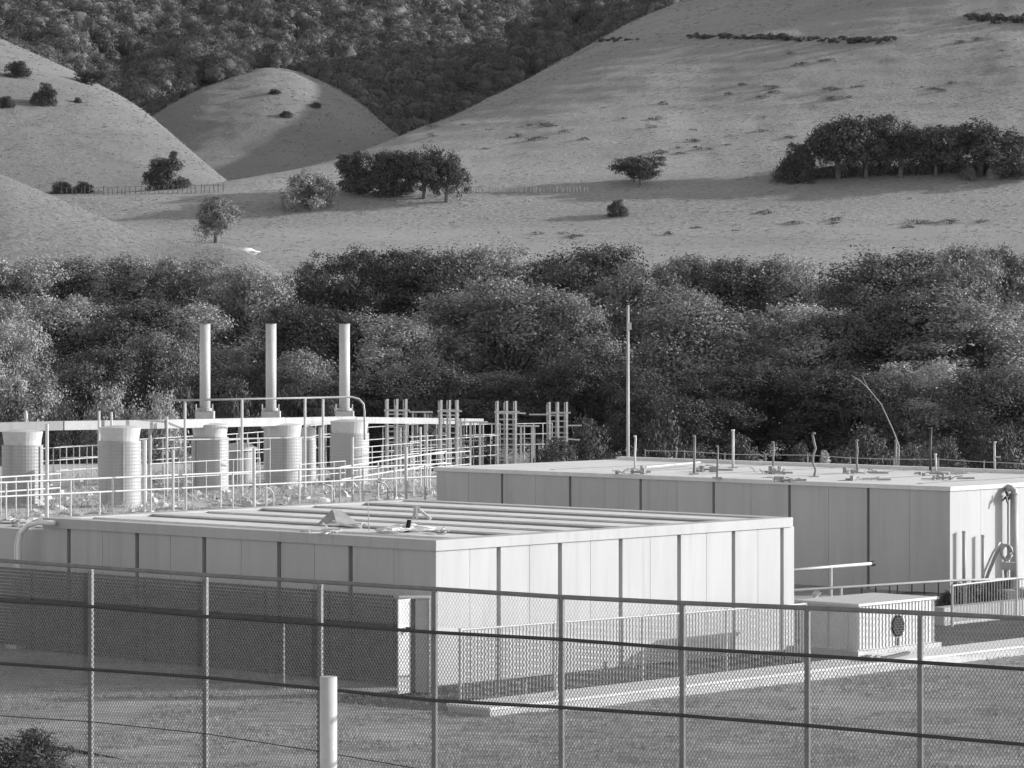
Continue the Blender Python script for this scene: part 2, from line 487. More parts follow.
for px, py, w, d, k, lab in belt:
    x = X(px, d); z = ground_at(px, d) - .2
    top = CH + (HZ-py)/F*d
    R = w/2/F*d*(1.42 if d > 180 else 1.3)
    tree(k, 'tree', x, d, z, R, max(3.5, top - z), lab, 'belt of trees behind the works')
shr = [
 (60,404,64,150,'bushd','low shrub behind the gap between the two left drums'),
 (112,388,80,152,'bush','reedy shrub behind the second drum'),
 (158,392,70,150,'bush','reedy shrub left of the first chimney base'),
 (178,374,60,154,'bushd','rounded dark shrub touching the first chimney'),
 (236,382,64,152,'bushd','shrub between the first and middle chimney bases'),
 (330,398,60,152,'bushd','dark shrub behind the third chimney base'),
 (430,418,70,150,'bushd','dark shrub between the first two rebar cages'),
 (590,420,70,150,'bushd','dark shrub between the last rebar cage and the mast'),
 (662,412,76,136,'bushd','fluffy shrub just right of the mast foot'),
 (742,438,60,134,'bushd','dark shrub beside the tallest post on the long roof'),
 (800,446,50,132,'bushd','shrub right of the middle of the long roof edge'),
 (868,428,76,134,'bushd','glossy shrub under the bare leaning branch'),
 (912,446,46,131,'bushd','low shrub beside the dark roof post'),
 (947,440,52,132,'bushd','dark shrub between the two right-hand roof posts'),
 (1000,428,80,134,'bushd','large shrub at the right end of the long roof'),
 (700,450,60,131,'bushd','low dark shrub left of the tallest roof post'),
 (560,440,80,146,'bushd','dark undershrub behind the last rebar cage'),
 (480,438,80,150,'bushd','dark undershrub behind the third rebar cage'),
 (838,452,60,131,'bushd','low dark shrub right of the white shaggy stump'),
]
for px, py, w, d, k, lab in shr:
    x = X(px, d); z = ground_at(px, d)
    top = CH + (HZ-py)/F*d
    tree(k, 'shrub', x, d, z, w/2/F*d*1.15, max(1., top-z), lab, 'shrubs along the foot of the belt', cat='shrub')
tree('bushd', 'shrub', X(26, 55.5), 55.5, .0, 1.05, 1.1, 'leafy shrub low behind the mesh fence in the bottom left corner', cat='shrub')
# single trees and bushes on the slopes: px, foot py, top py, width, search range, kind
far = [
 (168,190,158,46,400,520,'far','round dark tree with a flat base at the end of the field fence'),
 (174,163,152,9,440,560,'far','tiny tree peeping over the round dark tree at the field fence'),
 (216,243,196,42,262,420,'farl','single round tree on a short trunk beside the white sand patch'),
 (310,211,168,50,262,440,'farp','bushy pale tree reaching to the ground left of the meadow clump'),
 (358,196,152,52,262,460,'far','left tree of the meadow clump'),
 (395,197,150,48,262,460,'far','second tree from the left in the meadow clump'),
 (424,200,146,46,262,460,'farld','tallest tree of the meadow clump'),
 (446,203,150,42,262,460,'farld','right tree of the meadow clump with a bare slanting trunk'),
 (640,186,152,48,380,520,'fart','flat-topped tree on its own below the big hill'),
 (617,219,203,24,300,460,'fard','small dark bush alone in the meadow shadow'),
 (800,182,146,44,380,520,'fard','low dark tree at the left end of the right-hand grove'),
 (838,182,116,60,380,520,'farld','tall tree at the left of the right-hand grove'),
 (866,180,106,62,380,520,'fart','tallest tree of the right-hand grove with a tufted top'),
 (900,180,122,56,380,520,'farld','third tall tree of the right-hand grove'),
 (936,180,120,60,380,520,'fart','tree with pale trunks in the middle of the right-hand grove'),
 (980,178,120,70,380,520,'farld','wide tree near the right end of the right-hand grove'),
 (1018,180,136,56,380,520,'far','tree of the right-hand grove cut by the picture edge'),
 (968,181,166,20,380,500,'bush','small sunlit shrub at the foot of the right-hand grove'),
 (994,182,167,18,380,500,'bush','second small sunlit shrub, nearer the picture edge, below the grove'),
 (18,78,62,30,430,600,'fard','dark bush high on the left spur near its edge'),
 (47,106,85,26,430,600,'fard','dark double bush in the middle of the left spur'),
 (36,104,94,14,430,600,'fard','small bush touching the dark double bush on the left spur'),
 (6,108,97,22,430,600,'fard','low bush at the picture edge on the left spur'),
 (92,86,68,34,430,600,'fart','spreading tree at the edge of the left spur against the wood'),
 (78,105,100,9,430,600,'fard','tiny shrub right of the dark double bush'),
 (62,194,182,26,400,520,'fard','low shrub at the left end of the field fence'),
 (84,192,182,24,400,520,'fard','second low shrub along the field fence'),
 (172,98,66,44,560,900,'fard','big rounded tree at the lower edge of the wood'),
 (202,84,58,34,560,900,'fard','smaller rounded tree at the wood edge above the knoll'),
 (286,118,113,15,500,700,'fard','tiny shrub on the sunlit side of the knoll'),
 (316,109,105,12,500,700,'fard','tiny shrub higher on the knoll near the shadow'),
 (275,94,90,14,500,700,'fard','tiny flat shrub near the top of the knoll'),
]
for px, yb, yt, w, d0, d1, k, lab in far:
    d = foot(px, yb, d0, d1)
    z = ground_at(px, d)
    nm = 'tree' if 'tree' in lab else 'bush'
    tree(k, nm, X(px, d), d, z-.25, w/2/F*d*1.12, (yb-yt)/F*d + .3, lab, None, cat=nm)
# hedges on the big hill: each one mesh of clumps
def hedge(px0, px1, yb0, yb1, h, label, seed, gaps=0.03):
    r = random.Random(seed); lob = []
    px = px0
    base = None
    while px < px1:
        yb = yb0 + (yb1-yb0)*(px-px0)/(px1-px0) + r.uniform(-1.5, 1.5)
        d = foot(px, yb, 430, 1000); z = ground_at(px, d)
        if base is None: base = Vector((X(px,d), d, z))
        if r.random() > gaps:
            hh = h*r.uniform(.35, .85)*d/F
            lob.append((X(px,d)-base.x, d-base.y+r.uniform(-1.5,1.5), z-base.z+hh*.3, hh*r.uniform(.7,1.5), hh, hh*r.uniform(.45,.8)))
        px += r.uniform(1.6, 3.4)
    v, q = crown_leaves(lob, len(lob)*300, .12, seed)
    o = bpy.data.objects.new('hedge', raw_mesh('hedge', v, q, M['leafd'])); COL.objects.link(o)
    o.location = base
    tag(o, label, 'hedge')
hedge(690, 895, 38, 43, 5, 'long straggling hedge across the top of the big hill', 3)
hedge(968, 1060, 20, 24, 7, 'short hedge at the upper right corner of the big hill', 4)
hedge(800, 1060, 181, 182, 8, 'rough undergrowth hedge along the foot of the right-hand grove', 5, .05)
hedge(784, 1060, 177, 177, 13, 'dark undergrowth hedge behind the trunks of the right-hand grove', 7, .0)
hedge(600, 640, 41, 40, 3, 'thin broken hedge left of the long straggling one', 6, .3)

def scrub():
    r = random.Random(17); lob = []
    for cx, cy, n, w, h in ((560,140,9,50,9),(540,128,7,30,8),(735,135,14,70,14),(700,152,10,60,8),(640,118,6,60,12),(760,90,9,70,14),(860,95,10,80,10),(950,90,7,50,8),(900,225,8,90,10),(800,222,8,60,8),(700,232,6,70,6),(560,236,7,60,6),(450,120,8,40,10),(430,140,6,30,6),(980,45,6,40,8),(820,60,6,60,6)):
        for _ in range((n+1)//2):
            px = cx+r.gauss(0,w*.5); py = cy+r.gauss(0,h*.5)
            d = foot(px, py, 330, 900); z = ground_at(px, d); k = r.uniform(.25,.75)
            lob.append((X(px,d), d, z+k*.15, k*r.uniform(1,2.2), k*1.2, k*.45))
    v, q = crown_leaves(lob, len(lob)*170, .10, 17)
    o = bpy.data.objects.new('scrub', raw_mesh('scrub', v, q, M['scrub'])); COL.objects.link(o)
    tag(o, 'low dark scrub scattered over the big hill and meadow', 'scrub', kind='stuff')
scrub()
# the far wood: crowns past counting, one object
def far_wood():
    protos = []
    for i in range(4):
        lob = make_lobes(60+i, 3.6, 4.4, .4, 9, 'dome', 1.35)
        v, q = crown_leaves(lob, 11000, .13, 60+i, True)
        core = MB()
        for l in lob: core.blob(l[:3], l[3]*.88, l[4]*.88, l[5]*.88, i, 7, 5, .1)
        cv = np.array(core.v); cq = np.array(core.f) + len(v)
        me = raw_mesh('wood_crown', np.concatenate([v, cv]), np.concatenate([q, cq]), M['leaff'])
        protos.append(bpy.data.objects.new('wood_crown', me))
    pts = []; att = []
    t = 650.
    r = random.Random(5)
    while t < 1330:
        s = -120.
        while s < 900:
            st = s + r.uniform(-8, 8); tt = t + r.uniform(-3, 3)
            zb = float(B_fn(np.array([st]), np.array([tt]))[0])
            g = ground_at(st, tt)
            if g <= zb + .5 or False:
                pts.append((X(st,tt), tt, zb-.3)); att.append((r.uniform(1.15, 2.2), r.uniform(0, 6.28), r.randrange(4)))
            s += 8.0/tt*F*r.uniform(.8, 1.2)
        t += 7.5
    # the left spur's edge and the knoll's back are wooded too
    for px, d0, d1, n in ((-60,600,700,40),(40,590,690,60),(110,575,690,60),(150,580,670,60),(195,589,670,70),(235,599,670,60),(290,612,680,40),(340,612,680,30)):
        for _ in range(n):
            s = px + r.uniform(-40, 40); d = r.uniform(d0, d1)
            g = ground_at(s, d)
            pts.append((X(s,d), d, g-.3)); att.append((r.uniform(.8, 1.35), r.uniform(0, 6.28), r.randrange(4)))
    me = bpy.data.meshes.new('forest'); me.from_pydata(pts, [], [])
    for nm, k, ty in (('sc',0,'FLOAT'),('rot',1,'FLOAT'),('kind_index',2,'INT')):
        a = me.attributes.new(nm, ty, 'POINT')
        for i, x_ in enumerate(att): a.data[i].value = x_[k]
    o = bpy.data.objects.new('forest', me); COL.objects.link(o)
    tag(o, 'dense bushy wood covering the mountainside above the knoll', 'forest', kind='stuff')
    ng = bpy.data.node_groups.new('forest', 'GeometryNodeTree')
    ng.interface.new_socket('Geometry', in_out='INPUT', socket_type='NodeSocketGeometry')
    ng.interface.new_socket('Geometry', in_out='OUTPUT', socket_type='NodeSocketGeometry')
    N = ng.nodes; L = ng.links
    gi = N.new('NodeGroupInput'); go = N.new('NodeGroupOutput'); jn = N.new('GeometryNodeJoinGeometry')
    def attr(n, ty):
        a = N.new('GeometryNodeInputNamedAttribute'); a.data_type = ty; a.inputs['Name'].default_value = n; return a.outputs[0]
    sc = attr('sc','FLOAT'); rt = attr('rot','FLOAT'); ki = attr('kind_index','INT')
    cx = N.new('ShaderNodeCombineXYZ'); L.new(rt, cx.inputs[2])
    for i, p in enumerate(protos):
        oi = N.new('GeometryNodeObjectInfo'); oi.inputs['Object'].default_value = p; oi.inputs['As Instance'].default_value = True
        cmp_ = N.new('FunctionNodeCompare'); cmp_.data_type = 'INT'; cmp_.operation = 'EQUAL'
        ins = [s for s in cmp_.inputs if s.type == 'INT']
        L.new(ki, ins[0]); ins[1].default_value = i
        ip = N.new('GeometryNodeInstanceOnPoints')
        L.new(gi.outputs[0], ip.inputs['Points']); L.new(cmp_.outputs[0], ip.inputs['Selection'])
        L.new(oi.outputs['Geometry'], ip.inputs['Instance']); L.new(cx.outputs[0], ip.inputs['Rotation']); L.new(sc, ip.inputs['Scale'])
        L.new(ip.outputs[0], jn.inputs[0])
    L.new(jn.outputs[0], go.inputs[0])
    md = o.modifiers.new('scatter', 'NODES'); md.node_group = ng
far_wood()

def blades(base, n, hmin, hmax, w, seed, lean=.5, per=3):
    r = np.random.default_rng(seed)
    base = np.repeat(base, per, 0); n = len(base)
    base = base + np.stack([r.normal(scale=w*3,size=n), r.normal(scale=w*3,size=n), np.zeros(n)],1)
    th = r.uniform(0, 2*np.pi, n); h = r.uniform(hmin, hmax, n)
    d = np.stack([np.cos(th), np.sin(th), np.zeros(n)],1)
    th2 = r.uniform(0, 2*np.pi, n); ln = np.stack([np.cos(th2)*lean*h, np.sin(th2)*lean*h, h],1)*r.uniform(.5,1,(n,1))
    v = np.stack([base-d*w, base+d*w, base+ln*.6+d*w*.7, base+ln],1).reshape(-1,3)
    return v, np.arange(4*n).reshape(n,4)
def meadow_tufts():
    r = np.random.default_rng(31)
    vs, qs = [], []
    v, q = blades(np.zeros((7,3)), 7, .05, .14, .045, 2, 1.1, 3)
    pr = bpy.data.objects.new('grass_tuft', raw_mesh('grass_tuft', v, q, M['tuft']))
    n = 70000
    t = 285 + 560*r.uniform(0,1,n)**1.25; s = r.uniform(-60, 1090, n)
    x = (s-512)/F*t
    zR = R_fn(s, t); zL = np.where((s<320)&(t>425)&(t<700), L_fn(s, t), -99); zK = np.where((s<560)&(t>500)&(t<740), K_fn(s, t), -99)
    zB = np.where(t>640, B_fn(s, t), -99)
    z = np.maximum(np.maximum(zR, zL), zK)
    ok = (zB < z) & (vnoise(x*.09, t*.06, 8)+.6*vnoise(x*.4, t*.3, 9)+r.normal(scale=.25,size=n) > .02)
    P = np.stack([x, t, z-.03], 1)[ok]
    n2 = 5000
    t = 224 + 45*r.uniform(0,1,n2); s = r.uniform(-60, 300, n2); x = (s-512)/F*t
    z = F_fn(s, t); ok2 = z > R_fn(s, t)
    P = np.concatenate([P, np.stack([x, t, z-.03], 1)[ok2]])
    me = bpy.data.meshes.new('tufts'); me.from_pydata(P.tolist(), [], [])
    a = me.attributes.new('sc', 'FLOAT', 'POINT'); a.data.foreach_set('value', np.clip(P[:,1]/480, .45, 1.4)*r.uniform(.4, 1.5, len(P)).astype(np.float32))
    a = me.attributes.new('rot', 'FLOAT', 'POINT'); a.data.foreach_set('value', r.uniform(0, 6.28, len(P)).astype(np.float32))
    o = bpy.data.objects.new('dry_grass', me); COL.objects.link(o)
    tag(o, 'tufts of dry grass over the meadow and the hills', 'grass', kind='stuff')
    ng = bpy.data.node_groups.new('tufts', 'GeometryNodeTree')
    ng.interface.new_socket('Geometry', in_out='INPUT', socket_type='NodeSocketGeometry')
    ng.interface.new_socket('Geometry', in_out='OUTPUT', socket_type='NodeSocketGeometry')
    N = ng.nodes; L = ng.links
    gi = N.new('NodeGroupInput'); go = N.new('NodeGroupOutput')
    def attr(nm):
        a = N.new('GeometryNodeInputNamedAttribute'); a.data_type = 'FLOAT'; a.inputs['Name'].default_value = nm; return a.outputs[0]
    cx = N.new('ShaderNodeCombineXYZ'); L.new(attr('rot'), cx.inputs[2])
    oi = N.new('GeometryNodeObjectInfo'); oi.inputs['Object'].default_value = pr; oi.inputs['As Instance'].default_value = True
    ip = N.new('GeometryNodeInstanceOnPoints')
    L.new(gi.outputs[0], ip.inputs['Points']); L.new(oi.outputs['Geometry'], ip.inputs['Instance'])
    L.new(cx.outputs[0], ip.inputs['Rotation']); L.new(attr('sc'), ip.inputs['Scale']); L.new(ip.outputs[0], go.inputs[0])
    o.modifiers.new('scatter', 'NODES').node_group = ng
meadow_tufts()

# dead leaning branch in the trees
def dead():
    d = 146
    b = W(897, 446, d); b.z = 0; mid = W(893, 430, d); tip = W(857, 378, d-1)
    t = thing('dead_tree', b, 'thin bleached bare trunk leaning left in front of the dark trees', 'tree')
    MB().tube([b, W(899,446,d), mid, W(881,404,d), W(868,388,d), tip], [.04,.036,.03,.024,.02,.008], 6).build('trunk', M['barkw'], t, smooth=True)
    MB().tube([W(868,388,d), W(862,376,d)], [.02,.008], 5).build('branch', M['barkw'], t)
    MB().tube([W(862,382,d), W(851,375,d)], [.025,.01], 5).build('branch', M['barkw'], t)
dead()

# sand patch at the end of the hillock
d = 259.
p = Vector((X(241,d), d, ground_at(241,d)))
mb = MB()
for i, (dx, w, h) in enumerate(((-.6,1.0,.18),(.2,1.0,.32),(.8,.6,.12))): mb.blob(p+Vector((dx,0,.05)), w, .8, h, i, 12, 6, .12)
tag(mb.build('sand_heap', M['plastic'], None, p, True), 'small white sand heap at the tip of the grass hillock', 'sand heap')

# field fence at the foot of the spur (posts and wire of one fence)
d = 424
fb = Vector((X(60,d), d, ground_at(60,d)))
t = thing('field_fence', fb, 'line of thin pale posts along the foot of the left spur', 'fence')
for i in range(36):
    px = 62 + i*4.6 + rnd.uniform(-1,1); z = ground_at(px, d)
    MB().bar((X(px,d), d, z-.2), (X(px,d)+rnd.uniform(-.1,.1), d, z+rnd.uniform(.6,1.2)), .08).build('post', M['bark'], t)
mb = MB(); mb.tube([(X(62+i*9,d), d, ground_at(62+i*9,d)+.9) for i in range(19)], .02, 4); mb.build('wire', M['wire'], t)
t = thing('field_fence', (X(470,424),424,ground_at(470,424)), 'line of pale stones and posts along the meadow right of the clump', 'fence')
for i in range(40):
    px = 455 + i*3.4 + rnd.uniform(-1,1); z = ground_at(px, 423)
    MB().bar((X(px,423), 423, z-.2), (X(px,423)+rnd.uniform(-.1,.1), 423, z+rnd.uniform(.3,.8)), rnd.uniform(.08,.2)).build('post', M['wood'], t)

# ------------------------------------------------------------------ tanks
def panelled_tank(name, N0, lu, lv, H, ju, jv, label, m, fascia, gap=.13):
    """N0 near corner; faces run along U (shaded) and V (sunlit)"""
    root = thing(name, N0, label, 'tank')
    dp = .2
    def at(a, b, z): return N0 + U*a + V*b + Zv*z
    # core walls, a shell
    c = MB(); q = dp+.004; hc = H-max(fascia, .10)-.004
    c.obox(at(q, q, 0), U*(lu-2*q), V*.12, Zv*hc); c.obox(at(q, lv-q-.12, 0), U*(lu-2*q), V*.12, Zv*hc)
    c.obox(at(q, q+.121, 0), U*.12, V*(lv-2*q-.242), Zv*hc); c.obox(at(lu-q-.12, q+.121, 0), U*.12, V*(lv-2*q-.242), Zv*hc)
    c.build('wall', M['joint'], root)
    def face(joints, along, out, length, o0):
        js = [0]+joints+[length]
        for i in range(len(js)-1):
            a = js[i] + (gap/2 if i else 0); b = js[i+1] - (gap/2 if i < len(js)-2 else 0)
            if b-a < .05: continue
            mid = (a+b)/2; mb = MB(); hh = H - (fascia if fascia else 0)
            sg = .006
            if b-a > 1.4:
                mb.obox(o0+along*a, along*(mid-sg-a), out*dp, Zv*hh)
                mb.obox(o0+along*(mid+sg), along*(b-mid-sg), out*dp, Zv*hh)
                mb.obox(o0+along*(mid-sg), along*(2*sg), out*(dp-.03), Zv*(hh-.003)) if False else mb.obox(o0+along*(mid-sg)+out*.014, along*(2*sg), out*(dp-.03), Zv*(hh-.003))
            else: mb.obox(o0+along*a, along*(b-a), out*dp, Zv*hh)
            mb.build('wall_panel', m, root)
    face(ju, U, V, lu, at(0, 0, 0) + U*.0)              # shaded face: panels stand in the plane v = 0, thickness towards +V
    face(jv, V, U, lv, at(0, 0, 0) + V*(dp+.002))       # sunlit face: plane u = 0, thickness towards +U
    # back faces plain
    MB().obox(at(lu-dp, dp+.002, 0), U*dp, V*(lv-dp), Zv*(H-.25)).build('wall_panel', m, root)
    MB().obox(at(dp+.002, lv-dp+.2, 0), U*(lu-2*dp-.01), V*dp, Zv*(H-.25)).build('wall_panel', m, root)
    return root, at
N1 = Vector((X(436,72.9), 72.9, 0)); H1 = 3.03
tank, at1 = panelled_tank('settling_tank', N1, 12.5, 11.75, H1, [2.51,4.70,7.09,9.32,11.68], [1.9-.2,3.835-.2,5.82-.2,7.81-.2,9.73-.2,11.5-.2],
                     'near pale concrete tank with a slatted roof and one sunlit panelled face', M['wall'], .22)
fz = H1-.22
MB().obox(at1(-.05,-.05,fz), U*12.6, V*.45, Zv*.22).build('fascia', M['wall'], tank)
MB().obox(at1(-.05,.40,fz), U*.45, V*11.45, Zv*.22).build('fascia', M['wall'], tank)
MB().obox(at1(12.1,.40,fz+.001), U*.45, V*11.45, Zv*.22).build('fascia', M['wall'], tank)
MB().obox(at1(.40,11.4,fz), U*11.70, V*.45, Zv*.22).build('fascia', M['wall'], tank)
MB().obox(at1(.40,.40,H1-.80), U*11.7, V*11.0, Zv*.06).build('roof', M['conc'], tank)
b0 = 1.15
for i in range(6):
    w = .86 + rnd.uniform(-.1,.1)
    MB().obox(at1(.40, b0+i*1.78, H1-.74), U*11.70, V*w, Zv*(.70+.012*(i%2)-.02)).build('roof_beam', M['joint'], tank)  # darker sides than tops: shade in the gaps is put into the colour
    MB().obox(at1(.40, b0+i*1.78-.01, H1-.058+.012*(i%2)), U*11.70, V*(w+.02), Zv*.04).build('topping', M['roof'], tank)
# low channel wall carrying on to the left of the tank
t = thing('channel_wall', at1(12.6,.15,0), 'rough-topped concrete channel wall left of the near tank', 'wall')
MB().obox(at1(12.57,.15,0), U*7, V*2.6, Zv*2.72).build('wall', M['wallb'], t)
mb = MB()
for i in range(40):
    mb.blob(at1(12.7+rnd.uniform(0,6.5), .3+rnd.uniform(0,2.2), 2.74), rnd.uniform(.1,.3), rnd.uniform(.1,.3), rnd.uniform(.03,.10), i, 7, 5)
mb.build('coping', M['conc'], t)

N2 = Vector((X(950,98), 98, 0)); H2 = 2.96
j2 = [2.83*i for i in range(1,7)]
bld, at2 = panelled_tank('covered_tank', N2, 19.8, 8.8, H2, j2, [2.6,5.4,8.0], 'long flat-roofed concrete tank behind, with a row of posts along its roof', M['wallb'], .10, .10)
MB().obox(at2(-.06,-.06,H2-.10), U*19.92, V*9.0, Zv*.12).build('roof', M['roof'], bld)
MB().obox(at2(.2,8.45,H2+.021), U*19.4, V*.3, Zv*.10).build('kerb', M['roof'], bld)
for a in (1.6, 4.4, 7.2, 10.0, 12.8, 15.6):  # shadow streaks across the roof, painted on as flush grey strips
    MB().obox(at2(a,.9,H2+.021), U*.2, V*7.4, Zv*.012).build('roof_shadow_strip', M['cloth'], bld)

# pipe coming off the near tank at the left
o = at1(12.5,-.12,0)
pp = at1(12.2,-.2,2.95)
t = thing('drain_pipe', at1(13.25,-.2,0), 'white swan-neck pipe dropping from the left end of the near tank', 'pipe')
pts = [at1(12.0,-.16,2.93), at1(12.5,-.2,2.93), at1(12.85,-.22,2.86), at1(13.1,-.22,2.68), at1(13.2,-.22,2.4), at1(13.2,-.22,1.2), at1(13.2,-.22,.3)]
MB().tube(pts, .062, 10).build('pipe', M['white'], t, smooth=True)
MB().tube([p_+U*.13-Zv*.02 for p_ in pts], .025, 8).build('hose', M['white'], t, smooth=True)
MB().obox(at1(13.05,-.42,0), U*.4, V*.4, Zv*.3).build('valve_box', M['white'], t)
t = thing('valve_block', at1(14.0,-1.0,0), 'white valve block at the foot of the swan-neck pipe', 'valve')
MB().obox(at1(13.5,-1.2,0), U*1.5, V*.3, Zv*.42).build('body', M['white'], t)
MB().tube([at1(14.0,-.9,.42), at1(14.0,-.9,.75)], .05, 8).build('stem', M['steelw'], t)
MB().tube([at1(13.8,-.9,.75), at1(14.2,-.9,.75)], .04, 8).build('handle', M['steelw'], t)

# things lying on the near roof
def heap(name, px, py, z, label, cat, m, parts, seed):
    d = Gd(py, z); b = Vector((X(px,d), d, z))
    mb = MB()
    for i in range(parts):
        mb.bar(b+Vector((rnd.uniform(-.5,.5), rnd.uniform(-.4,.4), rnd.uniform(0,.08))), b+Vector((rnd.uniform(-.6,.6), rnd.uniform(-.5,.5), rnd.uniform(.02,.12))), .04, .025)
    return tag(mb.build(name, m, None, b), label, cat)
d = Gd(524, H1); b = Vector((X(336,d), d, H1-.005))
mb = MB(); n = len(mb.v)
mb.v += [tuple(b+Vector(q)) for q in ((-.42,-.3,0),(.05,-.42,0),(.55,-.1,0),(.3,.45,0),(-.3,.35,0),(-.08,.0,.34),(.12,.08,.30))]
mb.f += [(0,1,5),(1,2,6,5),(2,3,6),(3,4,5,6),(4,0,5),(4,3,2,1,0)]
tag(mb.build('tarpaulin', M['cloth'], None, b), 'grey tarpaulin tented over something on the slatted roof', 'tarpaulin')
d = Gd(531, H1); b = Vector((X(405,d), d, H1))
t = thing('plastic_sheet', b, 'crumpled white plastic sheet near the corner of the slatted roof', 'sheet')
mb = MB()
for i in range(7): mb.blob(b+Vector((rnd.uniform(-.5,.5), rnd.uniform(-.5,.5), .04)), rnd.uniform(.15,.35), rnd.uniform(.15,.3), rnd.uniform(.03,.09), i, 9, 6, .35)
mb.build('sheet', M['plastic'], t)
MB().tube([b+Vector((.05,-.3,0)), b+Vector((.1,-.25,.25))], .05, 7).build('bottle', M['dark'], t)
d = Gd(531, H1); b = Vector((X(369,d), d, H1))
tag(MB().tube([b, b+Vector((-.02,0,.62))], .012, 6).build('rod', M['steel'], None, b), 'thin upright rod between the tarpaulin and the plastic sheet', 'rod')
d = Gd(519, H1); b = Vector((X(424,d), d, H1))
t = thing('trestle', b, 'small slanting timber trestle towards the back of the slatted roof', 'trestle')
MB().bar(b+Vector((-.3,.2,.42))*.62, b+Vector((.25,0,0))*.62, .06).build('brace', M['wood'], t)
MB().bar(b+Vector((-.25,-.1,0))*.62, b+Vector((-.28,.1,.42))*.62, .05).build('leg', M['wood'], t)
MB().bar(b+Vector((-.4,.0,0))*.62, b+Vector((-.32,.2,.40))*.62, .05).build('leg', M['wood'], t)
MB().bar(b+Vector((-.42,.15,.41))*.62, b+Vector((-.15,.15,.41))*.62, .05).build('crossbar', M['wood'], t)
heap('board_pile', 345, 527, H1, 'loose battens in front of the grey tarpaulin', 'battens', M['wood'], 9, 1)
heap('board_pile', 318, 534, H1, 'loose battens by the shaded eave left of the tarpaulin', 'battens', M['wood'], 6, 2)
heap('board_pile', 432, 533, H1, 'loose battens right of the plastic sheet', 'battens', M['wood'], 6, 3)

# posts on the long roof
Z2 = H2+.02
def roof_post(px, yt, yb, r, label, bend=0, m='post', arm=False):
    d = Gd(yb, Z2); b = Vector((X(px,d), d, Z2)); h = (yb-yt)/F*d
    t = thing('roof_post', b, label, 'post', 'posts on the long flat roof')
    if bend:
        pts = [b+Vector((bend*math.sin(i*1.9)*.5, 0, h*i/6)) for i in range(7)]
    else: pts = [b, b+Vector((rnd.uniform(-.02,.02), 0, h*.5)), b+Vector((rnd.uniform(-.03,.03), 0, h))]
    r *= .68
    MB().tube(pts, r, 8).build('pole', M[m], t, smooth=True)
    MB().box(b.x-.14, b.x+.14, b.y-.14, b.y+.14, Z2, Z2+.03).build('base_plate', M['steel'], t)
    MB().tube([b+Vector((0,0,h-.005)), b+Vector((0,0,h+.05))], r*1.35, 8).build('cap', M[m], t)
    if arm: MB().bar(b+Vector((0,0,h*.5)), b+Vector((.18,0,h*.5)), .04).build('arm', M[m], t)
roof_post(635,437,472,.05,'roof post just right of the mast, standing in litter',0,'steelw')
roof_post(676,448,461,.04,'shortest roof post, at the far edge right of the mast',0)
roof_post(694,437,474,.055,'dark roof post in a clump of litter, third from the mast',0)
roof_post(717,447,478,.04,'thin roof post close to the near edge')
roof_post(733,431,468,.06,'tallest roof post, standing left of the roof centre',0,'steelw')
roof_post(773,443,473,.045,'slim pale roof post in the litter right of the tallest one')
roof_post(814,434,477,.05,'wavy bent roof post',.10)
roof_post(857,441,473,.05,'grey roof post right of the white shaggy stump',.03)
roof_post(896,441,468,.055,'rusty-footed roof post under the bare leaning branch')
roof_post(930.5,429,473,.06,'dark square roof post with a short white one beside it',0,'steeld')
roof_post(935.5,455,472,.05,'short white roof post against the dark square one',0,'steelw')
roof_post(995,443,471,.05,'roof post with a small side arm at the right end',0,'steel',True)
def litter(px, py, w, h, label, n, seed):
    r = random.Random(seed)
    d = Gd(py, Z2); b = Vector((X(px,d), d, Z2)); mb = MB()
    for i in range(n//4):
        p0 = b+Vector((r.uniform(-w,w), r.uniform(-w,w), .03)); p1 = p0+Vector((r.uniform(-.4,.4), r.uniform(-.3,.3), r.uniform(.0,h*.5)))
        mb.tube([p0, (p0+p1)/2+Vector((0,0,r.uniform(0,.08))), p1], .014, 4)
    for i in range(n//5):
        q0 = b+Vector((r.uniform(-w,w), r.uniform(-w,w), 0)); a_ = r.uniform(0,3.1); k = r.uniform(.06,.16)
        mb.obox(q0, (k*math.cos(a_),k*math.sin(a_),0), (-k*.7*math.sin(a_),k*.7*math.cos(a_),0), (0,0,r.uniform(.06,h*.7)))
    for i in range(2):
        q0 = b+Vector((r.uniform(-w,w), r.uniform(-w,w), .06)); mb.tube([q0, q0+Vector((r.uniform(.3,.6),r.uniform(-.2,.2),0))], .03, 7)
    tag(mb.build('cable_litter', M['cloth'], None, b), label, 'litter', 'litter on the long flat roof')
litter(633,474,.45,.35,'cluster of small fittings at the foot of the first post by the mast',26,1)
litter(704,472,.5,.45,'cluster of fittings around the dark third post',34,2)
litter(771,474,.45,.35,'cluster of fittings around the slim pale post',30,3)
litter(783,482,.35,.25,'flat scrap near the roof edge right of the slim pale post',18,4)
litter(860,474,.5,.28,'scrap at the foot of the post right of the shaggy stump',24,5)
litter(862,481,.4,.22,'low scrap near the roof edge below the grey post',18,6)
litter(946,480,.4,.25,'pale scrap near the roof corner',24,7)
litter(936,475,.5,.2,'scrap in front of the dark square post',18,8)
# litter bars along the roof
d0 = Gd(470,Z2); 
t = thing('roof_pipe', W(646,469,Gd(469,Z2)), 'thin low pipe lying along the roof from the mast side', 'pipe')
MB().tube([W(646,471,Gd(471,Z2))+Zv*.12, W(700,466,Gd(466,Z2))+Zv*.12], .03, 6).build('pipe', M['steelw'], t)
MB().tube([W(646,471,Gd(471,Z2))+Zv*.12, W(646,471,Gd(471,Z2))], .03, 6).build('leg', M['steelw'], t)
